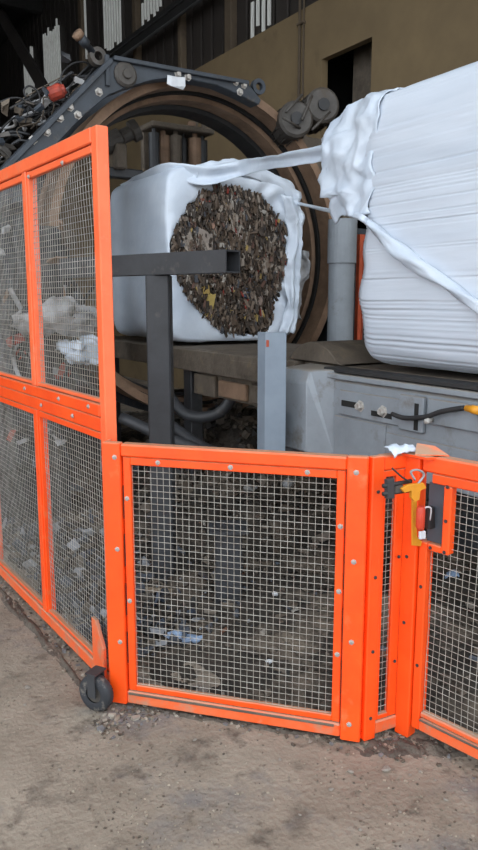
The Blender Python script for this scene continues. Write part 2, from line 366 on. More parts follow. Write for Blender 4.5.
bolts(cp, [(.052, 1.02), (.052, .66), (.052, .28), (L2-.04, 1.02), (L2-.04, .70), (L2-.04, .40), (L2-.04, .08)], -.037)
bolts(cp, [(.22, f1-.014), (.5, f1-.014), (.78, f1-.014), (fb-.014, .82), (fb-.014, .58), (fb-.014, .34), (fa+.014, .86), (fa+.014, .45)], -.024)
o = member(cp, 'kick_strip', .08, L2-.095, .060, .070, -.036, -.031, 'brown', .002); o['label'] = 'dirty worn edge strip'

# --- narrow corner panel between the two
PC = Vector((1.820, 1.800, 0)); L3, a3 = panel_frame(PB, PC)
np_ = thing('corner_fence_panel', 'narrow orange corner piece with a slim strip of mesh beside the gate post', 'fence panel', PB, a3)
member(np_, 'post', -.005, .045, .012, ZC, -.028, .0)
member(np_, 'top_rail', .045, L3-.02, ZC-.055, ZC-.003, -.024, .02, bevel=.005); member(np_, 'bottom_rail', .045, L3-.02, .025, .075, -.024, .02, 'orange_worn', .005)
member(np_, 'mesh_frame', .047, .062, .077, ZC-.057, -.018, .004, bevel=.002); member(np_, 'mesh_frame', L3-.06, L3-.022, .077, ZC-.057, -.018, .004, bevel=.003)
member(np_, 'mesh_frame', .062, L3-.06, .077, .095, -.018, .004, bevel=.002); member(np_, 'mesh_frame', .062, L3-.06, ZC-.08, ZC-.057, -.018, .004, bevel=.002)
wires(np_, .062, L3-.06, .095, ZC-.08, -.004)
bolts(np_, [(.02, .95), (.02, .64), (.02, .36), (.02, .1), (L3-.045, .7), (L3-.045, .3)], -.03, BOLTDARK)

# --- gate on the right
gd = Vector((.19, -.98, 0)).normalized(); GP = Vector((1.842, 1.745, 0)); GE = GP + gd*1.15
L4, a4 = panel_frame(GP, GE)
gt = thing('fence_gate', 'orange mesh gate on the right carrying the safety latch', 'gate', GP, a4)
g = G(); g.box((-.05, -.04, .005), (.01, .012, ZC-.01)); g.obj('post', 'orange', gt, bevel=.004)
member(gt, 'stile', .014, .046, .05, .766, -.028, .02); member(gt, 'stile', L4-.05, L4, .05, ZC, -.028, .02)
member(gt, 'top_rail', .014, L4-.05, ZC-.058, ZC, -.03, .022, bevel=.006); member(gt, 'top_rail', .05, L4-.05, ZC-.095, ZC-.06, -.022, .01, bevel=.004)
member(gt, 'bottom_rail', .046, L4-.05, .05, .10, -.03, .022, 'orange_worn', .006); member(gt, 'bottom_rail', .046, L4-.05, .102, .122, -.022, .01, 'orange_worn', .004)
member(gt, 'latch_frame', .100, .130, .74, ZC-.095, -.026, .01); member(gt, 'latch_frame', .046, .100, .74, .765, -.026, .01)
wires(gt, .05, L4-.055, .122, ZC-.097, -.004, sag=.012, hole=(.05, .130, .74))
o = member(gt, 'latch_plate', .030, .099, .766, ZC-.097, -.004, .004, 'plate', .001); o['label'] = 'dark grey steel backing plate'
bolts(gt, [(.115, .98), (.115, .86), (.115, .75), (.06, .752), (.03, .3), (.03, .6)], -.03, BOLTDARK)
member(gt, 'kick_strip', .05, L4-.06, .092, .101, -.034, -.029, 'brown', .002)
bolts(gt, [(-.025, .7), (-.025, .45)], -.042, BOLTDARK)

# safety latch: yellow handle, black slide bars across the corner, red key block
cd = (PC-PB).normalized(); cn = Vector((cd.y, -cd.x, 0)); LP0 = GP + cn*.075
lt = thing('safety_latch', 'yellow safety latch with black slide bars across the gate post', 'latch', LP0)
def lpix(x, y, off=0): return atplane(x, y, LP0 + cn*off, cn) - LP0
def lprism(name, px, off, th, m, bevel=.0015):
    a = [lpix(x, y, off) for x, y in px]; k = len(a); b = [v + cn*th for v in a]
    g = G(); g.add(a+b, [tuple(range(k))[::-1], tuple(range(k, 2*k))] + [(i, (i+1) % k, k+(i+1) % k, k+i) for i in range(k)]); return g.obj(name, m, lt, bevel=bevel)
lprism('mounting_bracket', [(411, 497), (416, 497), (416, 536), (421, 541), (420, 546), (411, 545)], -.045, .006, 'yellow')
lprism('handle', [(399, 488), (406, 484), (421, 482), (424, 487), (418, 490), (417, 499), (412, 501), (409, 497), (409, 490), (402, 492)], .004, .014, 'yellow')
for ya, yb in ((486, 481), (494, 490)):
    g = G(); g.tube([lpix(383, ya), lpix(411, yb)], .0075, 8); g.obj('slide_bar', 'rubber', lt, smooth=True)
lprism('bar_end', [(384, 479), (391, 477), (391, 497), (384, 498)], -.012, .02, 'charcoal')
lprism('spring_housing', [(393, 486), (401, 484), (401, 491), (393, 493)], -.004, .012, 'motor')
g = G(); g.lathe([(0, 0), (.011, 0), (.015, .008), (.015, .072), (.011, .080), (0, .080)], lpix(420, 529), (0, 0, 1), 12); g.obj('key_block', 'red', lt, smooth=True)
lprism('connector', [(418, 531), (424, 530), (424, 538), (418, 539)], -.004, .012, 'white', .003)
lprism('switch_body', [(424, 507), (430, 505), (431, 526), (424, 528)], -.04, .025, 'rubber', .003)
g = G(); g.tube(smoothpath([lpix(423, 510), lpix(427, 507, .01), lpix(431, 509, .01), lpix(430, 520)], 6), .003, 6); g.obj('cable', 'white', lt, smooth=True)
g = G(); g.tube(smoothpath([lpix(417, 485, .01), lpix(424, 475, .01), lpix(418, 470, .01), lpix(411, 472, .01), lpix(415, 480, .012)], 6), .004, 6); g.obj('wire_tie', 'filmgrey', lt, smooth=True)
g = G(); g.tube(smoothpath([lpix(392, 468, .005), lpix(402, 477, .012), lpix(410, 482, .012)], 6), .003, 6); g.obj('wire_tie', 'rubber', lt, smooth=True)
# folded orange cap on the gate post
e = thing('post_cap', 'bent orange sheet metal cap on top of the gate post', 'cap', GP + Vector((0, 0, ZC-.008)), a4)
g = G(); g.prism([(-.06, -.055), (.05, -.06), (.09, .02), (-.055, .02)], 0, .008); g.obj('cap_plate', 'orange', e)
g = G(); g.add([(.0, -.055, .008), (.09, .015, .008), (.03, .02, .03), (-.03, .0, .034), (.0, -.055, .012), (.09, .015, .012), (.03, .02, .035), (-.03, .0, .039)], [(0, 1, 2, 3), (7, 6, 5, 4), (0, 4, 5, 1), (1, 5, 6, 2), (2, 6, 7, 3), (3, 7, 4, 0)]); g.obj('cap_fold', 'orange_worn', e)

# crumpled sheet helper
def crumple(name, m, pts_fn, nu, nv, amp, freq, seed, parent=None, thick=.002):
    P = []
    for i in range(nu):
        for j in range(nv):
            u, v = i/(nu-1), j/(nv-1); p = Vector(pts_fn(u, v))
            d = Vector((nz(p.x*freq, p.y*freq, p.z*freq, seed), nz(p.x*freq, p.y*freq, p.z*freq, seed+11), nz(p.x*freq, p.y*freq, p.z*freq, seed+23)))
            d += .5*Vector((nz(p.x*freq*2.3, p.y*freq*2.3, p.z*freq*2.3, seed+3), nz(p.x*freq*2.3, p.y*freq*2.3, p.z*freq*2.3, seed+5), nz(p.x*freq*2.3, p.y*freq*2.3, p.z*freq*2.3, seed+7)))
            P.append(p + d*amp)
    g = G(); g.grid(P, nu, nv); o = g.obj(name, m, parent, smooth=True)
    if thick:
        md = o.modifiers.new('thickness', 'SOLIDIFY'); md.thickness = thick
    return o
# scrap of film on the corner
T = PC + Vector((0, 0, ZC))
o = crumple('film_scrap', 'film', lambda u, v: (T.x-.10+.14*u, T.y-.01-.03*u+.06*(v-.5)*(1-.3*u), T.z+.016+.012*math.sin(u*3.1)-.035*max(0,u-.5)-.05*max(0,.35-v)), 18, 10, .014, 30, 3)
tag(o, 'torn scrap of white film caught on top of the corner by the latch', 'film scrap')

# wheel below the tall panel
wc = atz(97, 714, 0)
wh = thing('castor_wheel', 'dusty black castor wheel under the tall fence panel', 'wheel', (wc.x+.012, wc.y+.032, 0), a1+.5)
g = G(); g.lathe([(.035, -.02), (.06, -.022), (.072, -.016), (.075, -.008), (.075, .008), (.072, .016), (.06, .022), (.035, .02)], (0, -.0, .073), (0, 1, 0), 28); g.obj('tyre', 'tyre', wh, smooth=True)
g = G(); g.lathe([(0, -.024), (.014, -.024), (.014, -.014), (.036, -.014), (.036, .014), (.014, .014), (.014, .024), (0, .024)], (0, 0, .073), (0, 1, 0), 16); g.obj('hub', 'motor', wh)
g = G(); g.box((-.018, -.032, .065), (.018, -.027, .16)); g.box((-.018, .027, .065), (.018, .032, .16)); g.box((-.025, -.035, .16), (.025, .035, .166)); g.obj('fork', 'charcoal', wh)

# ================================================================== BALE CONVEYOR
BX = 2.35
cv = thing('bale_conveyor', 'grey conveyor frame carrying the white wrapped bale', 'conveyor', (BX, 2.2, 0))
def cpart(name, a, b, m, bev=.004, par=None):
    g = G(); g.box((a[0]-BX, a[1]-2.2, a[2]), (b[0]-BX, b[1]-2.2, b[2])); return g.obj(name, m, par or cv, bevel=bev)
cpart('side_beam', (BX, .9, .84), (BX+.12, 3.0, 1.20), 'greybeam', .01)
cpart('top_flange', (BX-.015, .9, 1.205), (BX+.14, 2.93, 1.232), 'greybeam'); cpart('wear_strip', (BX+.0, .9, 1.236), (BX+.10, 2.95, 1.258), 'rubber')
cpart('bed_plate', (BX+.14, .9, 1.20), (BX+1.15, 3.3, 1.255), 'brown'); cpart('side_beam', (BX+1.15, .9, .84), (BX+1.27, 3.2, 1.26), 'greybeam', .01)
# chamfered end block
ys = [2.90, 3.00, 3.26]
g = G(); q = lambda y: y-2.2
g.add([(-.07, q(3.0), .80), (-.07, q(3.26), .80), (-.07, q(3.27), 1.16), (-.07, q(3.0), 1.17), (0, q(2.84), .80), (0.14, q(3.26), .80), (0.14, q(3.24), 1.25), (0, q(2.86), 1.25), (.14, q(2.84), .80), (.14, q(2.86), 1.25), (-.045, q(3.0), 1.235), (-.045, q(3.24), 1.235)],
      [(0, 3, 2, 1), (0, 4, 7, 10, 3), (3, 10, 11, 2), (1, 2, 11, 6, 5), (10, 7, 9, 6, 11), (0, 1, 5, 8, 4), (4, 8, 9, 7), (8, 5, 6, 9)])
g.obj('end_block', 'greybeam', cv, bevel=.006)
ad = cpart('adjustment_plate', (BX-.014, 2.36, 1.03), (BX-.001, 2.80, 1.155), 'greybeam')
g = G(); g.box((-.0155, q(2.66), 1.075), (-.0143, q(2.78), 1.105)); g.obj('slot', 'black', ad)
g = G(); g.box((-.0155, q(2.42), 1.055), (-.0143, q(2.56), 1.08)); g.obj('slot', 'black', ad)
for y_, z_ in ((2.64, 1.09), (2.48, 1.085)):
    o = link('bolt', BOLTBIG, ad, (-.016, q(y_), z_), (0, 0, -math.pi/2))
ap = cpart('cover_plate', (BX-.024, 2.22, 1.02), (BX-.001, 2.37, 1.18), 'greybeam')
g = G(); g.box((-.0258, q(2.245), 1.03), (-.0243, q(2.27), 1.15)); g.obj('slot', 'black', ap)
ap2 = cpart('cover_plate', (BX-.02, 1.7, 1.07), (BX-.001, 2.20, 1.18), 'greybeam')
g = G(); g.tube([(-.02, q(2.17), 1.09), (-.075, q(2.15), 1.09)], .012, 8); g.obj('pin', 'bolt', cv, smooth=True)
cpart('lower_panel', (BX-.012, 1.2, .80), (BX-.001, 2.46, .99), 'greybeam'); cpart('lower_panel', (BX-.010, 2.465, .80), (BX-.001, 2.84, 1.02), 'greybeam')
P = [atX(x, y_, BX-.05) for x, y_ in ((392, 414), (405, 418), (425, 417), (440, 412), (456, 409), (464, 408))]
g = G(); g.tube([p - Vector((BX, 2.2, 0)) for p in smoothpath(P, 6)], .011, 8); g.obj('sensor_cable', 'rubber', cv, smooth=True)
pe = atX(466, 408, BX-.05) - Vector((BX, 2.2, 0)); pf = atX(480, 411, BX-.05) - Vector((BX, 2.2, 0))
g = G(); g.tube([pe, pe*.6+pf*.4, pe*.55+pf*.45, pf], [.013, .015, .018, .018], 10); g.obj('cable_connector', 'yellow', cv, smooth=True)
g = G(); g.tube(smoothpath([pf, pf + Vector((.0, -.12, -.01)), pf + Vector((.03, -.35, -.10)), pf + Vector((.035, -.6, -.16))], 6), .011, 8); g.obj('sensor_cable', 'rubber', cv, smooth=True)
for (xx, yy) in ((BX+.03, 1.1), (BX+.03, 2.72), (BX+1.17, 1.1), (BX+1.17, 2.9)):
    cpart('leg', (xx, yy, .0), (xx+.09, yy+.1, .84), 'charcoal')
cpart('cross_member', (BX+.12, 2.75, .5), (BX+1.17, 2.82, .6), 'charcoal')
# rusty curved guard at the belt end
g = G(); pr = []
for i in range(13):
    t = i/12; pr.append((3.42-.50*t, 1.262+  .11*math.sin(math.pi*min(1, t*1.15))**.7*(1 if t < .87 else 1)))
poly = pr + [(3.42-.50, 1.262)]
g.prism(poly, BX+.12, BX+.5, 'X'); o = g.obj('belt_guard', 'brown', bevel=.004)
tag(o, 'dull brown curved guard plate lying at the end of the conveyor', 'guard plate')

# ================================================================== WRAPPING MACHINE
RY = 5.2; RR = 1.275
wm = thing('bale_wrapping_machine', 'large ring shaped bale wrapping machine with rusty ring and dark gantry', 'machine', (AX, RY, 0))
W0 = Vector((AX, RY, 0))
def wp(gen, name, m, par=None, bevel=0, smooth=False):
    gen.v = [tuple(Vector(v)-W0) for v in gen.v]; return gen.obj(name, m, par or wm, bevel=bevel, smooth=smooth)
ringc = (AX, 0, AZ)
def ring(r0, r1, y0, y1, n=72, a0=0, a1=2*math.pi):
    g = G(); vs = []; full = a1-a0 > 6.28; m = n if full else n+1
    for k in range(m):
        a = a0+(a1-a0)*k/n; c, s_ = math.cos(a), math.sin(a)
        vs += [(AX+r0*c, y0, AZ+r0*s_), (AX+r1*c, y0, AZ+r1*s_), (AX+r1*c, y1, AZ+r1*s_), (AX+r0*c, y1, AZ+r0*s_)]
    fs = []
    for k in range(n):
        b = ((k+1) % m)*4; a = k*4
        for j in range(4): fs.append((a+j, b+j, b+(j+1) % 4, a+(j+1) % 4))
    if not full: fs += [(0, 3, 2, 1), (n*4, n*4+1, n*4+2, n*4+3)]
    return g.add(vs, fs)
wp(ring(1.245, 1.31, 5.13, 5.30), 'ring_flange', 'rust'); wp(ring(1.225, 1.30, 5.31, 5.35), 'ring_groove', 'black')
wp(ring(1.19, 1.30, 5.36, 5.52), 'ring_flange', 'rust')
wp(ring(1.16, 1.24, 5.54, 5.75), 'inner_ring', 'rubber'); wp(ring(1.24, 1.36, 5.56, 5.75), 'rear_ring', 'bluegrey')
# gantry plate hugging the ring
inn = [(v.x, v.z) for v in (atY(x, y, 4.98) for x, y in ((259, 105), (240, 95), (217, 85), (188, 79), (170, 78), (153, 80), (129, 87), (109, 95), (82, 117), (58, 143), (36, 178), (20, 225), (14, 280)))]
poly = [(1.0, 1.5), (1.0, 2.165), (2.03, 3.22), (2.075, 3.25), (3.17, 3.25), (3.30, 3.14)] + inn + [(inn[-1][0], 1.5)]
g = G(); g.prism(poly, 4.98, 5.10, 'Y'); gp = wp(g, 'gantry_plate', 'bluegrey', bevel=.006)
# raised rim of the diagonal arm and top beam
def bar(p, q_, wdt, y0, y1):
    p = Vector((p[0], 0, p[1])); q_ = Vector((q_[0], 0, q_[1])); d = (q_-p).normalized(); nn = Vector((d.z, 0, -d.x))*wdt
    g = G(); P4 = [p, q_, q_+nn, p+nn]; g.add([(v.x, y0, v.z) for v in P4] + [(v.x, y1, v.z) for v in P4], [(0, 1, 2, 3), (7, 6, 5, 4), (0, 4, 5, 1), (1, 5, 6, 2), (2, 6, 7, 3), (3, 7, 4, 0)]); return g
wp(bar((1.0, 2.165), (2.04, 3.235), .035, 4.95, 5.12), 'gantry_rim', 'bluegrey', bevel=.004)
wp(bar((2.07, 3.255), (3.17, 3.255), .03, 4.95, 5.14), 'gantry_rim', 'bluegrey', bevel=.004)
# bosses and bolts on the gantry
for px, py, r in ((125, 75, .085),):
    p = atY(px, py, 4.98); g = G(); g.lathe([(0, .05), (r*.35, .05), (r*.4, .03), (r*.8, .03), (r, .015), (r, 0)], p, (0, -1, 0), 14); wp(g, 'bearing_boss', 'motor')
p = atY(112, 68, 4.97); g = G(); g.box((p.x-.05, 4.96, p.z-.12), (p.x-.02, 4.98, p.z+.08)); wp(g, 'stiffener', 'bluegrey', bevel=.003)
for px, py in ((244, 85), (236, 82), (178, 74), (188, 77), (70, 107), (78, 115), (60, 118), (47, 132), (33, 140), (240, 92), (99, 92)):
    p = atY(px, py, 4.975); link('bolt', BOLTBIG, wm, p-W0)
p = atY(176, 82, 4.975); g = G(); g.chip((p.x, 4.965, p.z), .07, .008, .04, Matrix.Identity(3)); wp(g, 'paint_patch', 'white')
# legs
for x0, x1 in ((1.0, 1.66), (4.30, 4.75)):
    g = G(); g.box((x0, 5.0, 0), (x1, 5.6, 2.1 if x0 < 2 else 2.9)); wp(g, 'leg', 'darksteel' if x0 < 2 else 'bluegrey', bevel=.01)
g = G(); g.box((1.04, 4.93, 1.1), (1.30, 5.0, 1.75)); wp(g, 'valve_block', 'bluegrey', bevel=.01)
g = G(); g.box((1.36, 4.90, 1.25), (1.60, 5.0, 1.6)); wp(g, 'valve_block', 'darksteel', bevel=.01)
g = G(); g.box((1.1, 4.92, .45), (1.55, 5.0, .95)); wp(g, 'valve_block', 'charcoal', bevel=.01)
random.seed(55)
for i in range(46):
    g = G(); c = Vector((random.uniform(1.02, 1.66), random.uniform(4.86, 4.98), random.uniform(.4, 2.3))); g.chip(c, random.uniform(.015, .06), random.uniform(.01, .03), random.uniform(.015, .07), rrot()); wp(g, 'fitting', random.choice(['motor', 'charcoal', 'darksteel', 'darksteel', 'rust', 'bluegrey', 'filmgrey', 'dullred']))
for i in range(26):
    b0 = Vector((random.uniform(1.02, 1.66), random.uniform(4.84, 4.95), random.uniform(1.0, 2.3))); pts_ = [b0+Vector((random.uniform(-.10, .10), random.uniform(-.05, .05), -.22*k)) for k in range(4)]
    g = G(); g.tube(smoothpath(pts_, 5), random.choice([.008, .012, .016]), 6); wp(g, 'hose', random.choice(['rubber', 'rubber', 'charcoal', 'filmgrey', 'bluegrey']), smooth=True)
g = G(); g.box((4.18, 5.0, 2.2), (4.75, 5.55, 3.0)); wp(g, 'motor_mount', 'brown', bevel=.02)
g = G(); g.prism([(3.6, 3.02), (3.75, 3.15), (4.0, 3.0), (4.75, 3.0), (4.75, 2.0), (4.22, 2.0), (4.18, 2.4), (3.95, 2.75)], 5.3, 5.5, 'Y'); wp(g, 'rear_frame', 'brown')
# motors facing the viewer
for px, py, Y, r, ln in ((324, 104, 5.25, .15, .44), (297, 118, 5.0, .145, .42)):
    p = atY(px, py, Y); ax = Vector((.35, 1, -.05)).normalized()
    g = G(); g.lathe([(0, 0), (.03, 0), (.04, .012), (r*.86, .012), (r, .03), (r, .12), (r*.94, .13), (r*.94, ln), (0, ln)], p, ax, 24); mo = wp(g, 'motor', 'motor', smooth=False)
    g = G()
    for k in range(16):
        a = 2*math.pi*k/16; u = ax.orthogonal().normalized(); v = ax.cross(u); c = u*math.cos(a)+v*math.sin(a); t = u*-math.sin(a)+v*math.cos(a)
        P = [p+ax*.14+c*r*.93-t*.004, p+ax*.14+c*r*1.04-t*.004, p+ax*(ln-.03)+c*r*1.04-t*.004, p+ax*(ln-.03)+c*r*.93-t*.004]
        g.add(P+[x_+t*.008 for x_ in P], [(0, 1, 2, 3), (7, 6, 5, 4), (0, 4, 5, 1), (1, 5, 6, 2), (2, 6, 7, 3), (3, 7, 4, 0)])
    wp(g, 'cooling_fins', 'motor', mo)
    g = G(); g.lathe([(0, -.006), (r*.35, -.006), (r*.35, .012), (0, .012)], p, ax, 14); wp(g, 'fan_hub', 'rubber', mo)
for pa, pb in (((286, 112), (302, 95)), ((312, 130), (330, 112)), ((302, 120), (312, 96)), ((283, 118), (300, 128))):
    g = G(); g.tube([atY(*pa, 4.95), atY(*pb, 5.0)], .012, 6); wp(g, 'bracket_rod', 'motor', smooth=True)
# eyelet on the gantry corner
p = atY(258, 87, 5.0); g = G(); g.lathe([(.03, -.02), (.06, -.02), (.06, .02), (.03, .02), (.03, -.02)], p, (0, 1, 0), 12); wp(g, 'eyelet', 'bluegrey')
# roller carriage inside the ring
rc = thing('film_roller_carriage', 'brown box of worn film stretching rollers hanging inside the ring', 'roller carriage', (0, 0, 0))
Yc = 6.15; c0 = atY(150, 122, Yc); c1 = atY(209, 166, Yc); cz0 = c1.z-.15; cz1 = c0.z
rc.location = (c0.x, Yc, cz0); R0 = Vector(rc.location)
def rp(gen, name, m, bevel=0, smooth=False):
    gen.v = [tuple(Vector(v)-R0) for v in gen.v]; return gen.obj(name, m, rc, bevel=bevel, smooth=smooth)
wd = c1.x-c0.x
g = G(); g.box((c0.x, Yc+.16, cz0), (c1.x, Yc+.22, cz1)); rp(g, 'back_plate', 'brown', .01)
g = G(); g.box((c0.x-.02, Yc-.08, cz1-.05), (c1.x+.02, Yc+.22, cz1)); rp(g, 'top_plate', 'brown', .01)
g = G(); g.box((c0.x-.02, Yc-.08, cz0), (c1.x+.02, Yc+.22, cz0+.04)); rp(g, 'bottom_plate', 'brown', .01)
for i, (fx, r, m_) in enumerate(((.06, .05, 'charcoal'), (.25, .06, 'rust'), (.42, .055, 'brown'), (.6, .03, 'rubber'), (.75, .06, 'rust'), (.93, .05, 'charcoal'))):
    g = G(); xx = c0.x+wd*fx; g.lathe([(0, 0), (r*.4, 0), (r*.4, .03), (r, .03), (r, cz1-cz0-.13), (r*.4, cz1-cz0-.13), (r*.4, cz1-cz0-.09), (0, cz1-cz0-.09)], (xx, Yc+.05*(i % 2), cz0+.04), (0, 0, 1), 12); rp(g, 'roller', m_)
for i in range(5):
    g = G(); xx = c0.x+wd*random.uniform(.5, 1); g.chip((xx, Yc-.04, cz1+.02), .05, .02, .02, Matrix.Identity(3)); rp(g, 'worn_bracket', random.choice(['rust', 'brown']))
# small grey gear motor left of it
p = atY(120, 138, 5.9)
gm = thing('gear_motor', 'small grey gear motor tilted inside the ring next to the orange post', 'motor', p)
ax = Vector((1, -.25, .55)).normalized()
g = G(); g.lathe([(0, -.16), (.07, -.16), (.085, -.13), (.085, .0), (.06, .02), (.06, .1), (.09, .11), (.09, .17), (0, .17)], (0, 0, 0), ax, 14); g.obj('housing', 'motor', gm)
g = G(); g.box((-.07, -.1, -.26), (.02, .08, -.06)); g.obj('bracket', 'brown', gm, bevel=.01)
g = G(); g.box((-.25, -.02, -.32), (.2, .08, -.24)); g.obj('bracket', 'charcoal', gm, bevel=.01)
# cross bed below the bale inside the ring
bd = thing('ring_bed', 'grimy brown steel bed below the torn bale', 'bed', (2.42, 4.5, 0))
def bp(a, b, m, name, bev=.006):
    g = G(); g.box((a[0]-2.42, a[1]-4.5, a[2]), (b[0]-2.42, b[1]-4.5, b[2])); return g.obj(name, m, bd, bevel=bev)
bp((2.45, 3.34, 1.20), (3.45, 6.6, 1.255), 'brown', 'bed_plate'); bp((2.42, 3.4, 1.10), (2.50, 6.6, 1.25), 'brown', 'side_rail'); bp((2.50, 3.4, .93), (2.56, 4.6, 1.10), 'brown', 'side_plate')
bp((2.44, 3.45, 1.125), (2.418, 4.0, 1.22), 'brown', 'cover_strip'); bp((2.47, 3.9, .95), (2.50, 4.25, 1.06), 'rust', 'cover_plate'); bp((2.47, 4.3, .93), (2.50, 4.6, 1.08), 'brown', 'cover_plate'); bp((2.475, 3.5, .95), (2.50, 3.85, 1.07), 'brown', 'cover_plate')
bp((3.38, 3.4, .95), (3.46, 6.6, 1.25), 'brown', 'side_rail')
for yy in (4.7, 6.3):
    bp((2.5, yy, 0), (2.6, yy+.12, 1.2), 'charcoal', 'leg'); bp((3.35, yy, 0), (3.45, yy+.12, 1.2), 'charcoal', 'leg')
for pa in ([(2.2, 4.5, .75), (2.3, 4.1, .62), (2.5, 3.8, .60), (2.8, 3.6, .7), (3.0, 3.55, .85)], [(1.9, 4.6, .80), (2.2, 4.2, .64), (2.55, 3.9, .55), (2.9, 3.75, .6), (3.1, 3.6, .9)], [(2.3, 4.8, 1.0), (2.35, 4.5, .8), (2.5, 4.3, .82), (2.6, 4.2, 1.0)]):
    g = G(); g.tube([Vector(p)-Vector((2.42, 4.5, 0)) for p in smoothpath(pa, 8)], .04, 10); g.obj('hose', 'charcoal', bd, smooth=True)

# ---- hoses, cables and fittings above the diagonal arm
for i in range(46):
    t = random.random(); b0 = Vector((1.05+1.0*t, random.uniform(5.15, 5.5), 2.25+.95*t))
    dx = random.uniform(-.4, .0); ln = random.uniform(.05, .28)
    pts_ = [b0 + Vector((dx*k/4 + random.uniform(-.06, .06), random.uniform(-.08, .12), math.sin(k/4*3.0)*ln*.5*random.uniform(.6, 1.2) + (-.1*k/4))) for k in range(5)]
    g = G(); g.tube(smoothpath(pts_, 5), random.choice([.004, .005, .007, .011]), 6); wp(g, 'hose', random.choice(['rubber', 'rubber', 'charcoal', 'filmgrey', 'brown', 'motor']), smooth=True)
for i in range(38):
    t = random.random(); g = G(); c = Vector((1.05+.9*t+random.uniform(-.2, 0), random.uniform(5.0, 5.35), 2.28+.9*t+random.uniform(-.12, .12)))
    g.chip(c, random.uniform(.015, .06), random.uniform(.01, .03), random.uniform(.01, .03), rrot()); wp(g, 'fitting', random.choice(['motor', 'charcoal', 'filmgrey', 'rust', 'bluegrey', 'brown']))
p = atY(57, 92, 5.05); g = G(); g.lathe([(0, -.06), (.035, -.06), (.048, -.05), (.05, .03), (.035, .045), (.03, .06), (0, .06)], p, (.8, -.5, .35), 12); wp(g, 'pressure_accumulator', 'dullred')
pa, pb = atY(97, 57, 5.05), atY(80, 37, 5.0)
g = G(); g.lathe([(.03, -.03), (.06, -.03), (.06, .03), (.03, .03), (.03, -.03)], pa, (0, 1, 0), 14); wp(g, 'eye_end', 'motor')
g = G(); g.tube([pa+(pb-pa)*.25, pa+(pb-pa)*.6, pa+(pb-pa)*.61, pb], [.022, .022, .034, .034], 10); wp(g, 'hydraulic_cylinder', 'bluegrey', smooth=True)
g = G(); g.tube([pb+(pa-pb)*.0, pb+(pb-pa)*.2], .04, 8); wp(g, 'cylinder_cap', 'rust', smooth=True)
for pp in ([(60, 88), (62, 74), (72, 64), (84, 62), (92, 66)], [(66, 92), (78, 76), (90, 64)], [(26, 98), (24, 90), (30, 86), (38, 92), (40, 102), (34, 104), (27, 98)], [(0, 102), (12, 98), (24, 100), (34, 112)], [(70, 98), (84, 80), (94, 68)], [(0, 130), (14, 118), (30, 116), (42, 104)]):
    g = G(); g.tube(smoothpath([atY(*q_, 5.12) for q_ in pp], 6), .007, 6); wp(g, 'hose', 'rubber', smooth=True)
# torn film dangling round the machine on the left, seen through the mesh
def blob(px, py, Y, sx, sz, seed, name, label, m='filmgrey', sy=.12):
    c = atY(px, py, Y)
    o = crumple(name, m, lambda u, v: (c.x + sx*math.cos(u*6.283)*math.sin(v*3.1416)*(1+.3*math.sin(u*9+seed)), c.y + sy*math.sin(u*6.283)*math.sin(v*3.1416), c.z + sz*math.cos(v*3.1416)), 28, 16, .085, 10, seed, None, 0)
    tag(o, label, 'film scrap'); return o
blob(62, 318, 4.75, .30, .10, 5, 'film_bundle', 'wide grey bundle of loose film seen through the tall mesh panel', sy=.15)
blob(80, 350, 4.7, .16, .09, 12, 'film_bundle', 'small crumpled white film lump lower in the tall mesh panel', 'film', .1)
for i, (px, py, Y) in enumerate(((20, 300, 5.6), (70, 220, 5.8), (80, 380, 5.0))):
    pass
# machine body behind the tall panel
mb = thing('power_unit', 'dark cluttered hydraulic power unit behind the tall fence panel', 'power unit', (1.5, 6.6, 0))
g = G(); g.box((-.35, -.4, 0), (.9, .5, 1.1)); g.obj('tank', 'darksteel', mb, bevel=.02)
g = G(); g.box((-.2, -.2, 1.1), (.7, .3, 2.1)); g.obj('valve_block', 'darksteel', mb, bevel=.02)
for i in range(40):
    g = G(); c = Vector((random.uniform(-.35, .9), random.uniform(-.5, -.2), random.uniform(.5, 2.3))); g.chip(c, random.uniform(.03, .12), random.uniform(.02, .06), random.uniform(.03, .1), rrot()); g.obj('fitting', random.choice(['motor', 'charcoal', 'filmgrey', 'rust', 'bluegrey', 'black', 'brown']), mb)
for i in range(30):
    b0 = Vector((random.uniform(-.4, .9), random.uniform(-.5, -.3), random.uniform(.6, 2.3))); pts_ = [b0+Vector((random.uniform(-.15, .15), random.uniform(-.1, .1), -.2*k)) for k in range(4)]
    g = G(); g.tube(smoothpath(pts_, 5), random.choice([.01, .015, .02]), 6); g.obj('hose', random.choice(['rubber', 'charcoal', 'filmgrey', 'rust']), mb, smooth=True)

# ================================================================== POSTS IN FRONT OF THE MACHINE
# charcoal T post with square tube arm
tb = atX(162, 445, 1.75); pz = 1.735
ta = thing('arm_post', 'charcoal steel post carrying a square tube arm with an open end', 'post', (tb.x, tb.y, 0))
dv = Vector((math.sin(math.radians(20)), -math.cos(math.radians(20)), 0)); ra = math.atan2(dv.y, dv.x)
g = G(); g.box((-.065, -.06, 0), (.065, .06, pz)); po = g.obj('post', 'charcoal', ta, bevel=.008); po.rotation_euler = (0, 0, ra+.6)
s0_, s1_ = -.78, .52; hw = .058
g = G()
for (ya, yb, za, zb) in ((-hw, hw, .104, .112), (-hw, hw, 0, .008), (-hw, -hw+.008, .008, .104), (hw-.008, hw, .008, .104)): g.box((s0_, ya, za), (s1_, yb, zb))
ar = g.obj('arm', 'charcoal', ta); ar.location = (0, 0, pz); ar.rotation_euler = (0, 0, ra)
g = G(); g.box((-.1, -.1, 0), (.1, .1, .012)); g.obj('base_plate', 'charcoal', ta, bevel=.002)
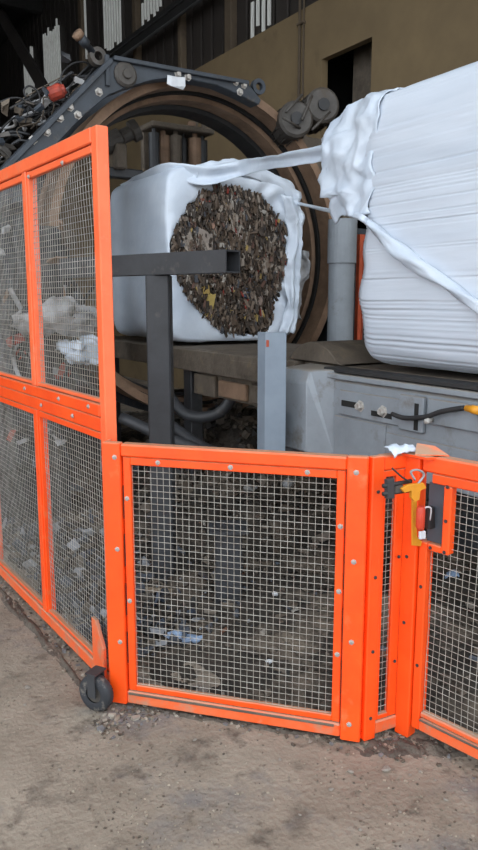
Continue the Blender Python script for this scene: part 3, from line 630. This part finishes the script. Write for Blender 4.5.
# grey angle post with an orange reflector, bolted to the conveyor end
gp_ = atX(271, 440, 2.16)
ps = thing('guard_post', 'light grey angle post with a small orange reflector in front of the conveyor end', 'post', (gp_.x, gp_.y, .70), math.radians(-33))
g = G(); g.prism([(-.075, 0), (-.035, -.055), (.075, -.055), (.075, -.045), (-.03, -.045), (-.066, .006)], 0, .735); g.obj('angle', 'lightgrey', ps, bevel=.002)
g = G(); g.box((-.030, -.060, .66), (-.016, -.0551, .695)); g.obj('reflector', 'redmesh', ps, bevel=.001)
g = G(); g.prism([(-.03, -.0449), (.06, -.0449), (-.03, .02)], .60, .606); g.obj('gusset', 'lightgrey', ps)
g = G(); g.box((.0, -.045, .12), (.06, .16, .30)); g.obj('fixing_bracket', 'greybeam', ps, bevel=.004)
# pillar behind the ring
pc = atX(342, 250, 3.95)
pl = thing('machine_pillar', 'light grey round pillar with a collar between ring and wrapped bale', 'pillar', (pc.x, pc.y, 0))
g = G(); g.lathe([(0, 0), (.108, 0), (.108, 1.92), (0, 1.92)], (0, 0, 0), (0, 0, 1), 28); g.obj('column', 'greybeam', pl, bevel=0)
g = G(); g.lathe([(.109, 1.90), (.12, 1.90), (.12, 1.92), (.12, 2.25), (0, 2.25), (0, 1.921), (.109, 1.921)], (0, 0, 0), (0, 0, 1), 28); g.obj('collar', 'greybeam', pl)
# rear orange guard strip
rg_ = thing('rear_guard', 'narrow rust orange guard seen between the grey pillar and the wrapped bale', 'guard', (atX(359, 280, 4.22).x, atX(359, 280, 4.22).y, 0))
g = G(); g.box((-.02, -.02, 0), (.02, .02, 2.15)); g.obj('post', 'redmesh', rg_)
g = G(); g.box((.02, -.015, .1), (.5, .015, .14)); g.box((.02, -.015, 2.1), (.5, .015, 2.15)); g.obj('rail', 'redmesh', rg_)
for i in range(9):
    g = G(); g.box((.04+.05*i, -.006, .14), (.05+.05*i, .006, 2.1)); g.obj('bar', 'redmesh', rg_)

# ================================================================== BALES
def cyl(a, r, Y): k = bale_rho(a)*r/.7; return Vector((BCX+k*math.cos(a), Y, BCZ+k*math.sin(a)))
# --- wrapped bale: body with film ridges along the axis
wb = thing('wrapped_bale', 'big round bale fully wrapped in layered white film on the conveyor', 'bale', (BCX, 2.1, BCZ-BHH))
W2 = Vector((BCX, 2.1, BCZ-BHH))
random.seed(3)
ridges = []
na = 900
prof = [0.0]*na
k = 0
while k < na:                    # overlapping film edges: small steps with narrow grooves between
    wdt = random.choice([3, 4, 4, 5, 6, 7, 9, 13, 20]); h = random.choice([0, .001, .002, .003]); dp = random.choice([.002, .004, .006, .009])
    for j in range(wdt):
        if k+j < na: prof[k+j] = h*(1-j/wdt) - (dp if j == 0 else 0)
    k += wdt
def yend(a):      # far end of the body by angle
    d = math.degrees(a) % 360
    return 2.745 + .012*math.sin(d*.13) + .01*math.sin(d*.31)
NB = 34; pts = []
for i in range(na):
    a = 2*math.pi*i/na; ye = yend(a)
    for j in range(NB):
        t = j/(NB-1); Y = 1.25 + (ye-1.25)*t
        e_ = max(0, (t-.94)/.06); r = .691 - .03*e_**2.5 - (.05*(max(0, (.06-t)/.06))**2)
        r += prof[i]*(.75+.5*nz(Y*2, i*.05, 3)) + .010*nz(Y*1.5, math.cos(a)*2, math.sin(a)*2) + .004*nz(Y*5, math.cos(a)*12, math.sin(a)*12)
        aa = a + .02*nz(Y*.9, 2, 1)
        pts.append(cyl(aa, min(r, .702), Y) - W2)
# close ends
g = G(); g.grid([pts[i*NB+j] for j in range(NB) for i in range(na)], NB, na, wrap=True)
cN = len(g.v); g.v += [(0, 1.27-2.1, BHH), (0, 2.70-2.1, BHH)]
for i in range(na): g.f.append((cN, (i+1) % na, i)); g.f.append((cN+1, (NB-1)*na+i, (NB-1)*na+(i+1) % na))
g.obj('film_body', 'film2', wb, smooth=True)
# crumpled film end sticking out at the top left
def flap(u, v):
    a = math.radians(60 + 112*u); y0 = yend(a)-.10; Y = y0 + (3.13 - .10*abs(math.sin(u*23))*.5 - y0)*v*(1 if u < .9 else .8)
    r = .705 - .05*v**1.5 - .02*math.sin(u*40)*v
    return cyl(a, r, Y) - W2
o = crumple('film_end', 'film', flap, 80, 26, .030, 9, 4, wb, .004); o['label'] = 'crumpled loose film end'
def flap2(u, v):
    a = math.radians(95 + 70*u); r = .64*(1-.55*v); Y = 3.06 - .10*v + .04*math.sin(u*17)
    return cyl(a, r, Y) - W2
crumple('film_end', 'film', flap2, 50, 14, .05, 8, 9, wb, .004)
# --- torn bale in the ring
F0 = 4.86; tbale = thing('torn_bale', 'round bale in the ring with torn white film exposing shredded waste', 'bale', (BCX, 5.4, BCZ-BHH))
W1 = Vector((BCX, 5.4, BCZ-BHH))
# core: bumpy disc and side
pts = []; nr, nt_ = 26, 90
for i in range(nr):
    for j in range(nt_):
        r = .655*i/(nr-1); a = 2*math.pi*j/nt_; p = cyl(a, r, F0+.03)
        p.y += .05*nz(p.x*6, p.z*6, 1) + .03*nz(p.x*15, p.z*15, 4) - .05*(1-(r/.655)**2) + .06*max(0, (r-.55)/.1)
        pts.append(p-W1)
for j in range(nt_): pts.append(cyl(2*math.pi*j/nt_, .655, 5.88)-W1)
g = G(); g.grid(pts, nr+1, nt_, wrap=True); g.obj('waste_core', 'dirt', tbale, smooth=True)
# torn film: tube round the bale that folds over the front and ends at a ragged opening
OPEN = [(200, 193), (214, 189), (232, 188), (250, 192), (263, 196), (272, 212), (283, 228), (286, 248), (282, 275), (273, 300), (271, 322), (262, 333), (245, 336), (222, 331), (205, 317), (190, 299), (178, 279), (171, 258), (170, 243), (177, 226), (187, 209)]
OP = [atY(x, y, F0-.02) for x, y in OPEN]; oc = sum(OP, Vector())/len(OP)
def opening(a):
    d = Vector((math.cos(a), 0, math.sin(a))); best = None
    for i in range(len(OP)):
        p, q_ = OP[i]-oc, OP[(i+1) % len(OP)]-oc; e_ = q_-p; den = d.x*e_.z-d.z*e_.x
        if abs(den) < 1e-9: continue
        t = (p.x*e_.z-p.z*e_.x)/den; u = (p.x*d.z-p.z*d.x)/den
        if t > 0 and -1e-6 <= u <= 1.000001: best = t if best is None else max(best, t)
    return oc + d*(best or .4)
TINT = [((92, 76, 62), 26), ((66, 55, 46), 24), ((120, 104, 90), 16), ((150, 138, 126), 9), ((58, 50, 44), 14), ((172, 164, 154), 4), ((106, 78, 66), 4), ((82, 84, 90), 4), ((176, 150, 90), 1), ((150, 60, 48), 1)]
tl = [lin(c) for c, n_ in TINT for _ in range(n_)]
random.seed(11); g = G()
def inside(p, k=1.02):
    d = Vector((p.x-oc.x, 0, p.z-oc.z)); q_ = opening(math.atan2(d.z, d.x)); return d.length < k*Vector((q_.x-oc.x, 0, q_.z-oc.z)).length
for i in range(7000):
    r = .64*math.sqrt(random.random()); a = random.uniform(0, 6.283); p = cyl(a, r, F0+.0)
    if not inside(p): continue
    p.y += .05*nz(p.x*6, p.z*6, 1) - .04*(1-(r/.655)**2) + random.uniform(-.03, .02); s_ = random.choice([.005, .008, .011, .016, .022])
    g.chip(p-W1, s_*random.uniform(.3, .8), s_*.4, s_*random.uniform(.6, 2.2), Matrix.Rotation(random.uniform(-.5, .5), 3, 'Y') @ Matrix.Rotation(random.uniform(-.22, .22), 3, 'X'), random.choice(tl))
o = g.obj('shredded_waste', 'waste', tbale, fix=False); o['kind'] = 'stuff'
protos = []
for i in range(14):
    g = G(); g.chip((0, 0, 0), .026*random.uniform(.3, 1), .008, .036*random.uniform(.4, 1.1), Matrix.Rotation(random.uniform(-.6, .6), 3, 'Z'), random.choice(tl)); protos.append(g.mesh('waste_scrap', 'waste'))
for i in range(230):
    r = .6*math.sqrt(random.random()); a = random.uniform(0, 6.283); p = cyl(a, r, F0-.004)
    if not inside(p, .95): continue
    p.y += .05*nz(p.x*6, p.z*6, 1) - .04*(1-(r/.655)**2)
    link('waste_scrap', random.choice(protos), tbale, p-W1, (random.uniform(-.25, .25), random.uniform(-3, 3), random.uniform(-.4, .4)))
def scrap(px, py, sx, sz, c, ry=0):
    g = G(); g.chip((0, 0, 0), sx, .01, sz, Matrix.Identity(3), lin(c)); p = atY(px, py, F0-.03); o = g.obj('waste_scrap', 'waste', tbale); o.location = p-W1; o.rotation_euler = (0, ry, 0)
for a_ in ((247, 292, .05, .05, (84, 96, 120)), (246, 302, .025, .03, (190, 60, 48), .3), (210, 305, .035, .09, (190, 165, 96), .2), (206, 290, .03, .04, (180, 152, 84)), (236, 237, .05, .04, (206, 184, 176), .6), (205, 240, .06, .09, (150, 138, 128)), (258, 300, .05, .05, (150, 132, 122), .4), (224, 215, .03, .05, (176, 168, 158), .5), (212, 222, .03, .05, (190, 150, 130)), (240, 205, .06, .04, (92, 88, 84)), (243, 255, .02, .07, (196, 176, 160)), (190, 250, .05, .05, (140, 128, 120)), (260, 245, .04, .04, (190, 188, 184), .4), (268, 262, .03, .05, (120, 104, 90)), (225, 262, .03, .09, (130, 120, 110)), (205, 205, .05, .03, (120, 70, 52), .3)): scrap(*a_)
# film tube
nA = 200; rows = []
NS, NF = 16, 12
for i in range(NS):            # side
    t = i/(NS-1); row = []
    for k in range(nA):
        a = 2*math.pi*k/nA; Y = 6.0 - (6.0-4.89)*t; r = .685 + .010*nz(Y*2, math.cos(a)*3, math.sin(a)*3, 6) + .006*nz(Y*3, math.cos(a)*11, math.sin(a)*11, 8)
        r -= .03*max(0, (.06-t)/.06)**2
        row.append(cyl(a, min(r, .699), Y))
    rows.append(row)
for i in range(1, NF+1):         # front fold, bulging towards the viewer
    t = i/NF; row = []
    for k in range(nA):
        a = 2*math.pi*k/nA; p = cyl(a, .69, F0); q_ = opening(math.atan2(p.z-oc.z, p.x-oc.x)); v = p.lerp(q_, t)
        rt = max(0, math.cos(a-math.radians(10)))
        v.y = F0 - .022*math.sin(t*math.pi*.8) - .04*rt*math.sin(t*math.pi)
        amp = .008+.026*rt
        v.y += amp*nz(v.x*7, v.z*7, 3) + amp*.5*math.sin(a*19+4*nz(v.x*4, v.z*4, 8))*math.sin(t*math.pi*.6)*(.35+rt)
        if t > .95: v += Vector((nz(a*9, 1, 2), 0, nz(a*9, 5, 7)))*.03
        row.append(v)
    rows.append(row)
row = [v + Vector((0, .05, 0)) + (oc-v)*.02 for v in rows[-1]]; rows.append(row)
g = G(); g.grid([v-W1 for r_ in rows for v in r_], len(rows), nA, wrap=True); o = g.obj('torn_film', 'film', tbale, smooth=True)
md = o.modifiers.new('thickness', 'SOLIDIFY'); md.thickness = .003; o['label'] = 'torn white stretch film'
g = G(); g.lathe([(0, 0), (.56, 0), (.57, -.03)], (0, 5.96-5.4, BHH), (0, 1, 0), 48); g.obj('film_back', 'film', tbale)
# hanging folds at the right rim
def drape(u, v):
    p0 = atY(287 + 8*math.sin(u*3.1)+2*math.sin(u*9)-5*u, 196 + 138*u, F0-.03); return p0 + Vector(((v-.5)*.17*(1-.2*u), -.03-.05*math.sin(v*3.14)+.015*math.sin(v*14), 0)) - W1
crumple('film_fold', 'film', drape, 50, 16, .03, 7, 31, tbale, .003)
def drape2(u, v):
    p0 = atY(304 - 8*u+3*math.sin(u*7), 250 + 70*u, F0+.15); return p0 + Vector(((v-.5)*.11, .03*math.sin(v*9), 0)) - W1
crumple('film_fold', 'filmgrey', drape2, 30, 10, .04, 8, 41, tbale, .003)
def crest(u, v):
    px = 196+104*u; py = 172 - 9*math.sin(u*3.14) + 26*u*u; p0 = atY(px, py, F0-.04); return p0 + Vector((0, -.02*math.sin(v*3.14), (.5-v)*.11)) - W1
crumple('film_fold', 'film', crest, 44, 12, .018, 8, 51, tbale, .003)

# film web pulled from the torn bale to the wrapped bale
A_ = [Vector((2.50, 5.9, 2.535)), Vector((2.47, 5.4, 2.53)), Vector((2.47, 4.97, 2.525)), atY(205, 176, 4.78), atY(245, 167, 4.60), atX(285, 160, 2.62), atX(334, 151, 2.49)]
B_ = smoothpath(A_, 10)
def web(u, v):
    f = u*(len(B_)-1); i = min(int(f), len(B_)-2); p = B_[i].lerp(B_[i+1], f-i); wdt = .05 + .07*math.sin(min(1, u*1.25)*3.1416) + .035*u
    return p + Vector((.01*math.sin(v*5), .02*math.sin(v*7+u*9), (v-.5)*wdt))
o = crumple('film_web', 'film', web, 50, 10, .006, 6, 61); tag(o, 'taut strip of white film stretched from the torn bale to the wrapped bale', 'film strip')
# twisted film rope across the wrapped bale
RP = [(atY(296, 203, 4.82), .010), (atY(300, 204, 4.7), .012)]
e_ = atcyl(356, 216, .715); s_ = RP[-1][0]
RP += [(s_.lerp(e_, .33), .010), (s_.lerp(e_, .66), .012)]
for px, py, r in ((357, 216, .016), (368, 223, .020), (380, 233, .026), (392, 245, .036), (404, 256, .044), (418, 265, .040), (432, 274, .032), (448, 285, .028), (465, 297, .026), (482, 309, .028), (505, 325, .026), (530, 343, .022), (548, 358, .012)): RP.append((atcyl(px, py, .72), r*.8))
P = [p for p, r in RP]; Q = smoothpath(P, 6); rr = []
for i in range(len(Q)):
    f = i/6; k = min(int(f), len(RP)-2); rr.append(RP[k][1]+(RP[k+1][1]-RP[k][1])*(f-k))
g = G(); nn = 14; a_ = None; vs = []
for i, p in enumerate(Q):
    t = (Q[min(i+1, len(Q)-1)]-Q[max(i-1, 0)]).normalized()
    u = (t.orthogonal() if a_ is None else a_); u = (u-t*u.dot(t)).normalized(); a_ = u; v = t.cross(u)
    for k in range(nn):
        b = 2*math.pi*k/nn; r = rr[i]*(1+.22*math.sin(3*b+i*.35)+.1*math.sin(5*b-i*.2)); vs.append(p+(u*math.cos(b)+v*math.sin(b))*r)
g.grid(vs, len(Q), nn, wrap=True); o = g.obj('film_rope', 'film', smooth=True); tag(o, 'twisted rope of white film hanging diagonally across the wrapped bale', 'film rope')

# ================================================================== LITTER
random.seed(21)
TL2 = [lin(c) for c, n_ in [((104, 92, 80), 24), ((70, 62, 54), 26), ((116, 104, 92), 10), ((48, 44, 40), 20), ((170, 164, 154), 1), ((92, 98, 108), 3), ((120, 84, 66), 1)] for _ in range(n_)]
g = G()
for i in range(3200):
    x = random.uniform(1.15, 5.0); y = random.uniform(1.6, 8.5)
    d = ((y-2.5)+(x-1.0)*1.09)*.67
    if d < .10 or x < 1.1: continue
    s_ = random.choice([.008, .012, .016, .024, .034])
    g.chip((x, y, dirt_h(x, y)+s_*.2), s_, s_*random.uniform(.3, .9), s_*.25, Matrix.Rotation(random.uniform(0, 6.3), 3, 'Z') @ Matrix.Rotation(random.uniform(-.5, .5), 3, 'X'), random.choice(TL2))
o = g.obj('floor_litter', 'waste', fix=False); tag(o, 'shredded waste and crumbs littering the dirt behind the fence', 'litter', kind='stuff')
# heap of rubbish below the bed
g = G()
for i in range(900):
    x = random.gauss(3.0, .45); y = random.gauss(5.0, .55); s_ = random.choice([.015, .025, .04, .06])
    g.chip((x, y, dirt_h(x, y)+s_*.4), s_, s_*random.uniform(.3, .9), s_*.35, rrot(), random.choice(TL2))
o = g.obj('rubbish_heap', 'waste', fix=False); tag(o, 'heap of shredded rubbish fallen below the torn bale', 'rubbish heap', kind='stuff')
# dark bluish litter piled against the tall panel
g = G(); TL4 = [lin(c) for c in ((60, 58, 56), (48, 48, 50), (74, 78, 86), (88, 92, 100), (70, 62, 54), (50, 44, 40), (150, 152, 156), (110, 100, 88), (62, 70, 84))]
for i in range(900):
    y = random.uniform(2.75, 4.85); x = 1.05 + abs(random.gauss(0, .35)); s_ = random.choice([.012, .018, .026, .04])
    if x > 2.1: continue
    g.chip((x, y, dirt_h(x, y)+s_*.3+random.uniform(0, .09)*max(0, 1-(x-1.05)/.6)), s_, s_*random.uniform(.3, .9), s_*.3, rrot(), random.choice(TL4))
tag(g.obj('plastic_litter', 'waste', fix=False), 'dark bluish plastic litter piled behind the tall fence panel', 'litter', kind='stuff')
# dirt crumbs along the foot of the fence, in front of it
g = G(); TL2B = [lin(c) for c in ((150, 138, 122), (124, 112, 98), (104, 94, 82), (90, 80, 70), (170, 160, 146), (120, 118, 118))]
def along(P, Q, n_, spread, off):
    d = (Q-P); nrm = Vector((d.y, -d.x, 0)).normalized()
    for i in range(n_):
        p = P + d*random.random() + nrm*(off+random.gauss(0, spread)); s_ = random.choice([.003, .004, .006, .009])
        if random.random() < .04: s_ *= 1.8
        g.chip((p.x, p.y, s_*.3), s_, s_*.7, s_*.5, Matrix.Rotation(random.uniform(0, 6.3), 3, 'Z'), random.choice(TL2B))
along(PA, PB, 500, .04, -.01); along(PB, PC, 260, .06, .02); along(GP, GE, 300, .06, .02); along(Vector((.98, 2.6, 0)), Vector((.905, 4.2, 0)), 350, .04, .02); along(Vector((.85, 2.4, 0)), Vector((1.1, 2.4, 0)), 260, .05, .0)
o = g.obj('dirt_crumbs', 'waste', fix=False); tag(o, 'dirt crumbs gathered along the foot of the orange fence', 'dirt', kind='stuff')
# low drifts of soil at the foot of the fence
def drift(P, Q, wdt, h, seed, label):
    d = Q-P; nrm = Vector((d.y, -d.x, 0)).normalized(); pts = []; a, b = 60, 12
    for i in range(a):
        for j in range(b):
            u, v = i/(a-1), j/(b-1); e_ = math.sin(math.pi*u)**.4*math.sin(math.pi*v); ww = wdt*(.6+.8*abs(nz(u*5, seed, 0)))
            p = P+d*u+nrm*((v-.5)*ww); pts.append((p.x, p.y, -.006 + e_*(h*(.5+nz(u*9, v*3, seed))+.012*(.5+nz(u*40, v*9, seed)))))
    g = G(); g.grid(pts, a, b); tag(g.obj('soil_drift', 'soil', smooth=True), label, 'soil', kind='stuff')
drift(Vector((1.02, 2.50, 0)), Vector((1.66, 1.80, 0)), .10, .016, 3, 'drift of dark soil along the foot of the low middle panel')
drift(Vector((1.60, 1.80, 0)), Vector((1.99, 1.55, 0)), .20, .022, 9, 'drift of dark soil round the foot of the gate post')
drift(Vector((.93, 2.55, 0)), Vector((.86, 4.2, 0)), .10, .016, 15, 'drift of dark soil along the foot of the tall panel')
# single pieces one can pick out
c = atz(184, 647, 0); zc = dirt_h(c.x, c.y)
o = crumple('plastic_bag', 'blueplastic', lambda u, v: (c.x+.075*math.cos(u*6.283)*math.sin(v*3.1416)+.0, c.y-.05*math.cos(u*6.283)*math.sin(v*3.1416)+.04*math.sin(u*6.283)*math.sin(v*3.1416), zc+.02+.022*math.cos(v*3.1416)), 24, 12, .022, 22, 5, None, 0); tag(o, 'pale blue crumpled plastic bag lying behind the low panel', 'plastic bag')
c2_ = atz(150, 483, 0); z2_ = .1
o = crumple('plastic_bag', 'blueplastic', lambda u, v: (3.0+.16*math.cos(u*6.283)*math.sin(v*3.1416)-.75, 5.55+.1*math.sin(u*6.283)*math.sin(v*3.1416), dirt_h(2.25, 5.55)+.08+.08*math.cos(v*3.1416)), 24, 12, .06, 9, 15, None, 0); tag(o, 'faded blue bag under the machine behind the top left of the low panel', 'plastic bag')
pa, pb = atz(137, 592, .03), atz(172, 595, .03)
g = G(); d = (pb-pa).normalized(); nn_ = Vector((-d.y, d.x, 0))*.018; P4 = [pa-nn_, pb-nn_, pb+nn_, pa+nn_]; g.add([(v.x, v.y, .04) for v in P4]+[(v.x, v.y, .058) for v in P4], [(0, 3, 2, 1), (4, 5, 6, 7), (0, 1, 5, 4), (1, 2, 6, 5), (2, 3, 7, 6), (3, 0, 4, 7)])
tag(g.obj('wood_slat', 'wood', bevel=.002), 'short pale wooden slat lying behind the left of the low panel', 'slat')
for i, (px, py, s_, m_, lb) in enumerate(((288, 515, .05, 'filmgrey', 'pale torn plastic strip behind the upper right of the low panel'), (275, 595, .022, 'white', 'small white plastic crumb in the middle of the dirt'), (263, 640, .020, 'pebble', 'pale stone lying on the dirt behind the low panel'), (269, 664, .018, 'white', 'white plastic crumb near the bottom right of the low panel'), (250, 520, .05, 'filmgrey', 'grey film shred hanging in the rubbish behind the low panel'), (470, 600, .03, 'pebble', 'pale lump behind the gate mesh'), (452, 578, .05, 'blueplastic', 'bluish film scrap behind the gate mesh'))):
    c = atz(px, py, .05); zc = dirt_h(c.x, c.y)
    o = crumple('plastic_scrap' if m_ != 'pebble' else 'stone', m_, lambda u, v: (c.x+s_*math.cos(u*6.283)*math.sin(v*3.1416), c.y+s_*.7*math.sin(u*6.283)*math.sin(v*3.1416), zc+s_*.4+s_*.55*math.cos(v*3.1416)), 14, 8, s_*.4, .7/s_, i*3, None, 0); tag(o, lb, 'stone' if m_ == 'pebble' else 'plastic scrap')
# a dark blue barrel-like leg seen through the mesh under the bed
c = atz(228, 612, 0)
lg = thing('steel_stub', 'dark blue grey steel stub standing in the dirt behind the low panel', 'stub', (c.x+.05, c.y+.08, 0))
g = G(); g.box((-.07, -.07, 0), (.07, .07, .42)); o = g.obj('tube', 'charcoal', lg, bevel=.008); o.rotation_euler = (0, 0, -.5)
g = G(); g.box((-.10, -.10, .42), (.10, .10, .435)); o = g.obj('cap_plate', 'charcoal', lg); o.rotation_euler = (0, 0, -.5)
# pebbles on the concrete in front
peb = []
for i in range(5):
    g = G(); g.lathe([(0, -.6), (.6, -.45), (1, 0), (.65, .45), (0, .6)], (0, 0, 0), (0, 0, 1), 7); g.v = [tuple(Vector(v)*(1+.35*random.uniform(-1, 1))) for v in g.v]; peb.append(g.mesh('pebble', 'pebble'))
for px, py, s_ in ((28, 688, .014), (223, 644+50, .012), (386, 770, .018), (350, 772, .012), (331, 790, .009), (310, 742, .010), (25, 705, .008), (140, 765, .007), (445, 800, .009), (400, 812, .007), (60, 770, .007), (195, 740, .009), (280, 760, .008), (420, 772, .008), (465, 790, .010), (160, 700+20, .008), (240, 800, .006), (90, 745, .007), (360, 830, .008), (200, 828, .006), (300, 815, .006), (46, 830, .007), (435, 780, .007), (410, 775, .006)):
    c = atz(px, py, 0); o = link('pebble', random.choice(peb), None, (c.x, c.y, s_*.3), (0, 0, random.uniform(0, 6))); o.scale = (s_, s_*.8, s_*.6)
    lb = {(28, 688): 'pale pebble alone on the concrete below the tall left panel', (386, 770): 'biggest pale pebble, on the concrete in front of the gate post', (350, 772): 'pale pebble just left of the biggest pebble near the gate post', (223, 694): 'pebble lying in the soil at the foot of the low middle panel', (46, 830): 'tiny pebble in the bottom left corner of the concrete', (465, 790): 'pebble at the right edge of the concrete below the gate'}.get((px, py), 'tiny pale pebble lying loose on the open concrete in front of the fence')
    tag(o, lb, 'pebble', 'pebbles on the concrete in front of the fence')
# sand grains and crumbs scattered on the concrete
random.seed(33); g = G(); TL3 = [lin(c) for c in ((176, 164, 146), (160, 148, 131), (146, 134, 118), (128, 116, 101), (112, 100, 88), (98, 88, 78))]
for i in range(3000):
    px, py = random.uniform(0, 478), random.uniform(590, 850)
    if py < 600+px*.9 and px < 110: continue
    if px >= 110 and py < 712+(px-110)*.13: continue
    c = atz(px, py, 0); k = nz(c.x*3, c.y*3, 2)
    if random.random() > .35+1.6*k: continue
    s_ = random.choice([.0015, .002, .0025, .0035, .005]); g.chip((c.x, c.y, s_*.3), s_, s_*.7, s_*.5, Matrix.Rotation(random.uniform(0, 6.3), 3, 'Z'), random.choice(TL3))
o = g.obj('sand_grains', 'waste', fix=False); tag(o, 'sand grains and small crumbs scattered over the concrete in front of the fence', 'sand', kind='stuff')
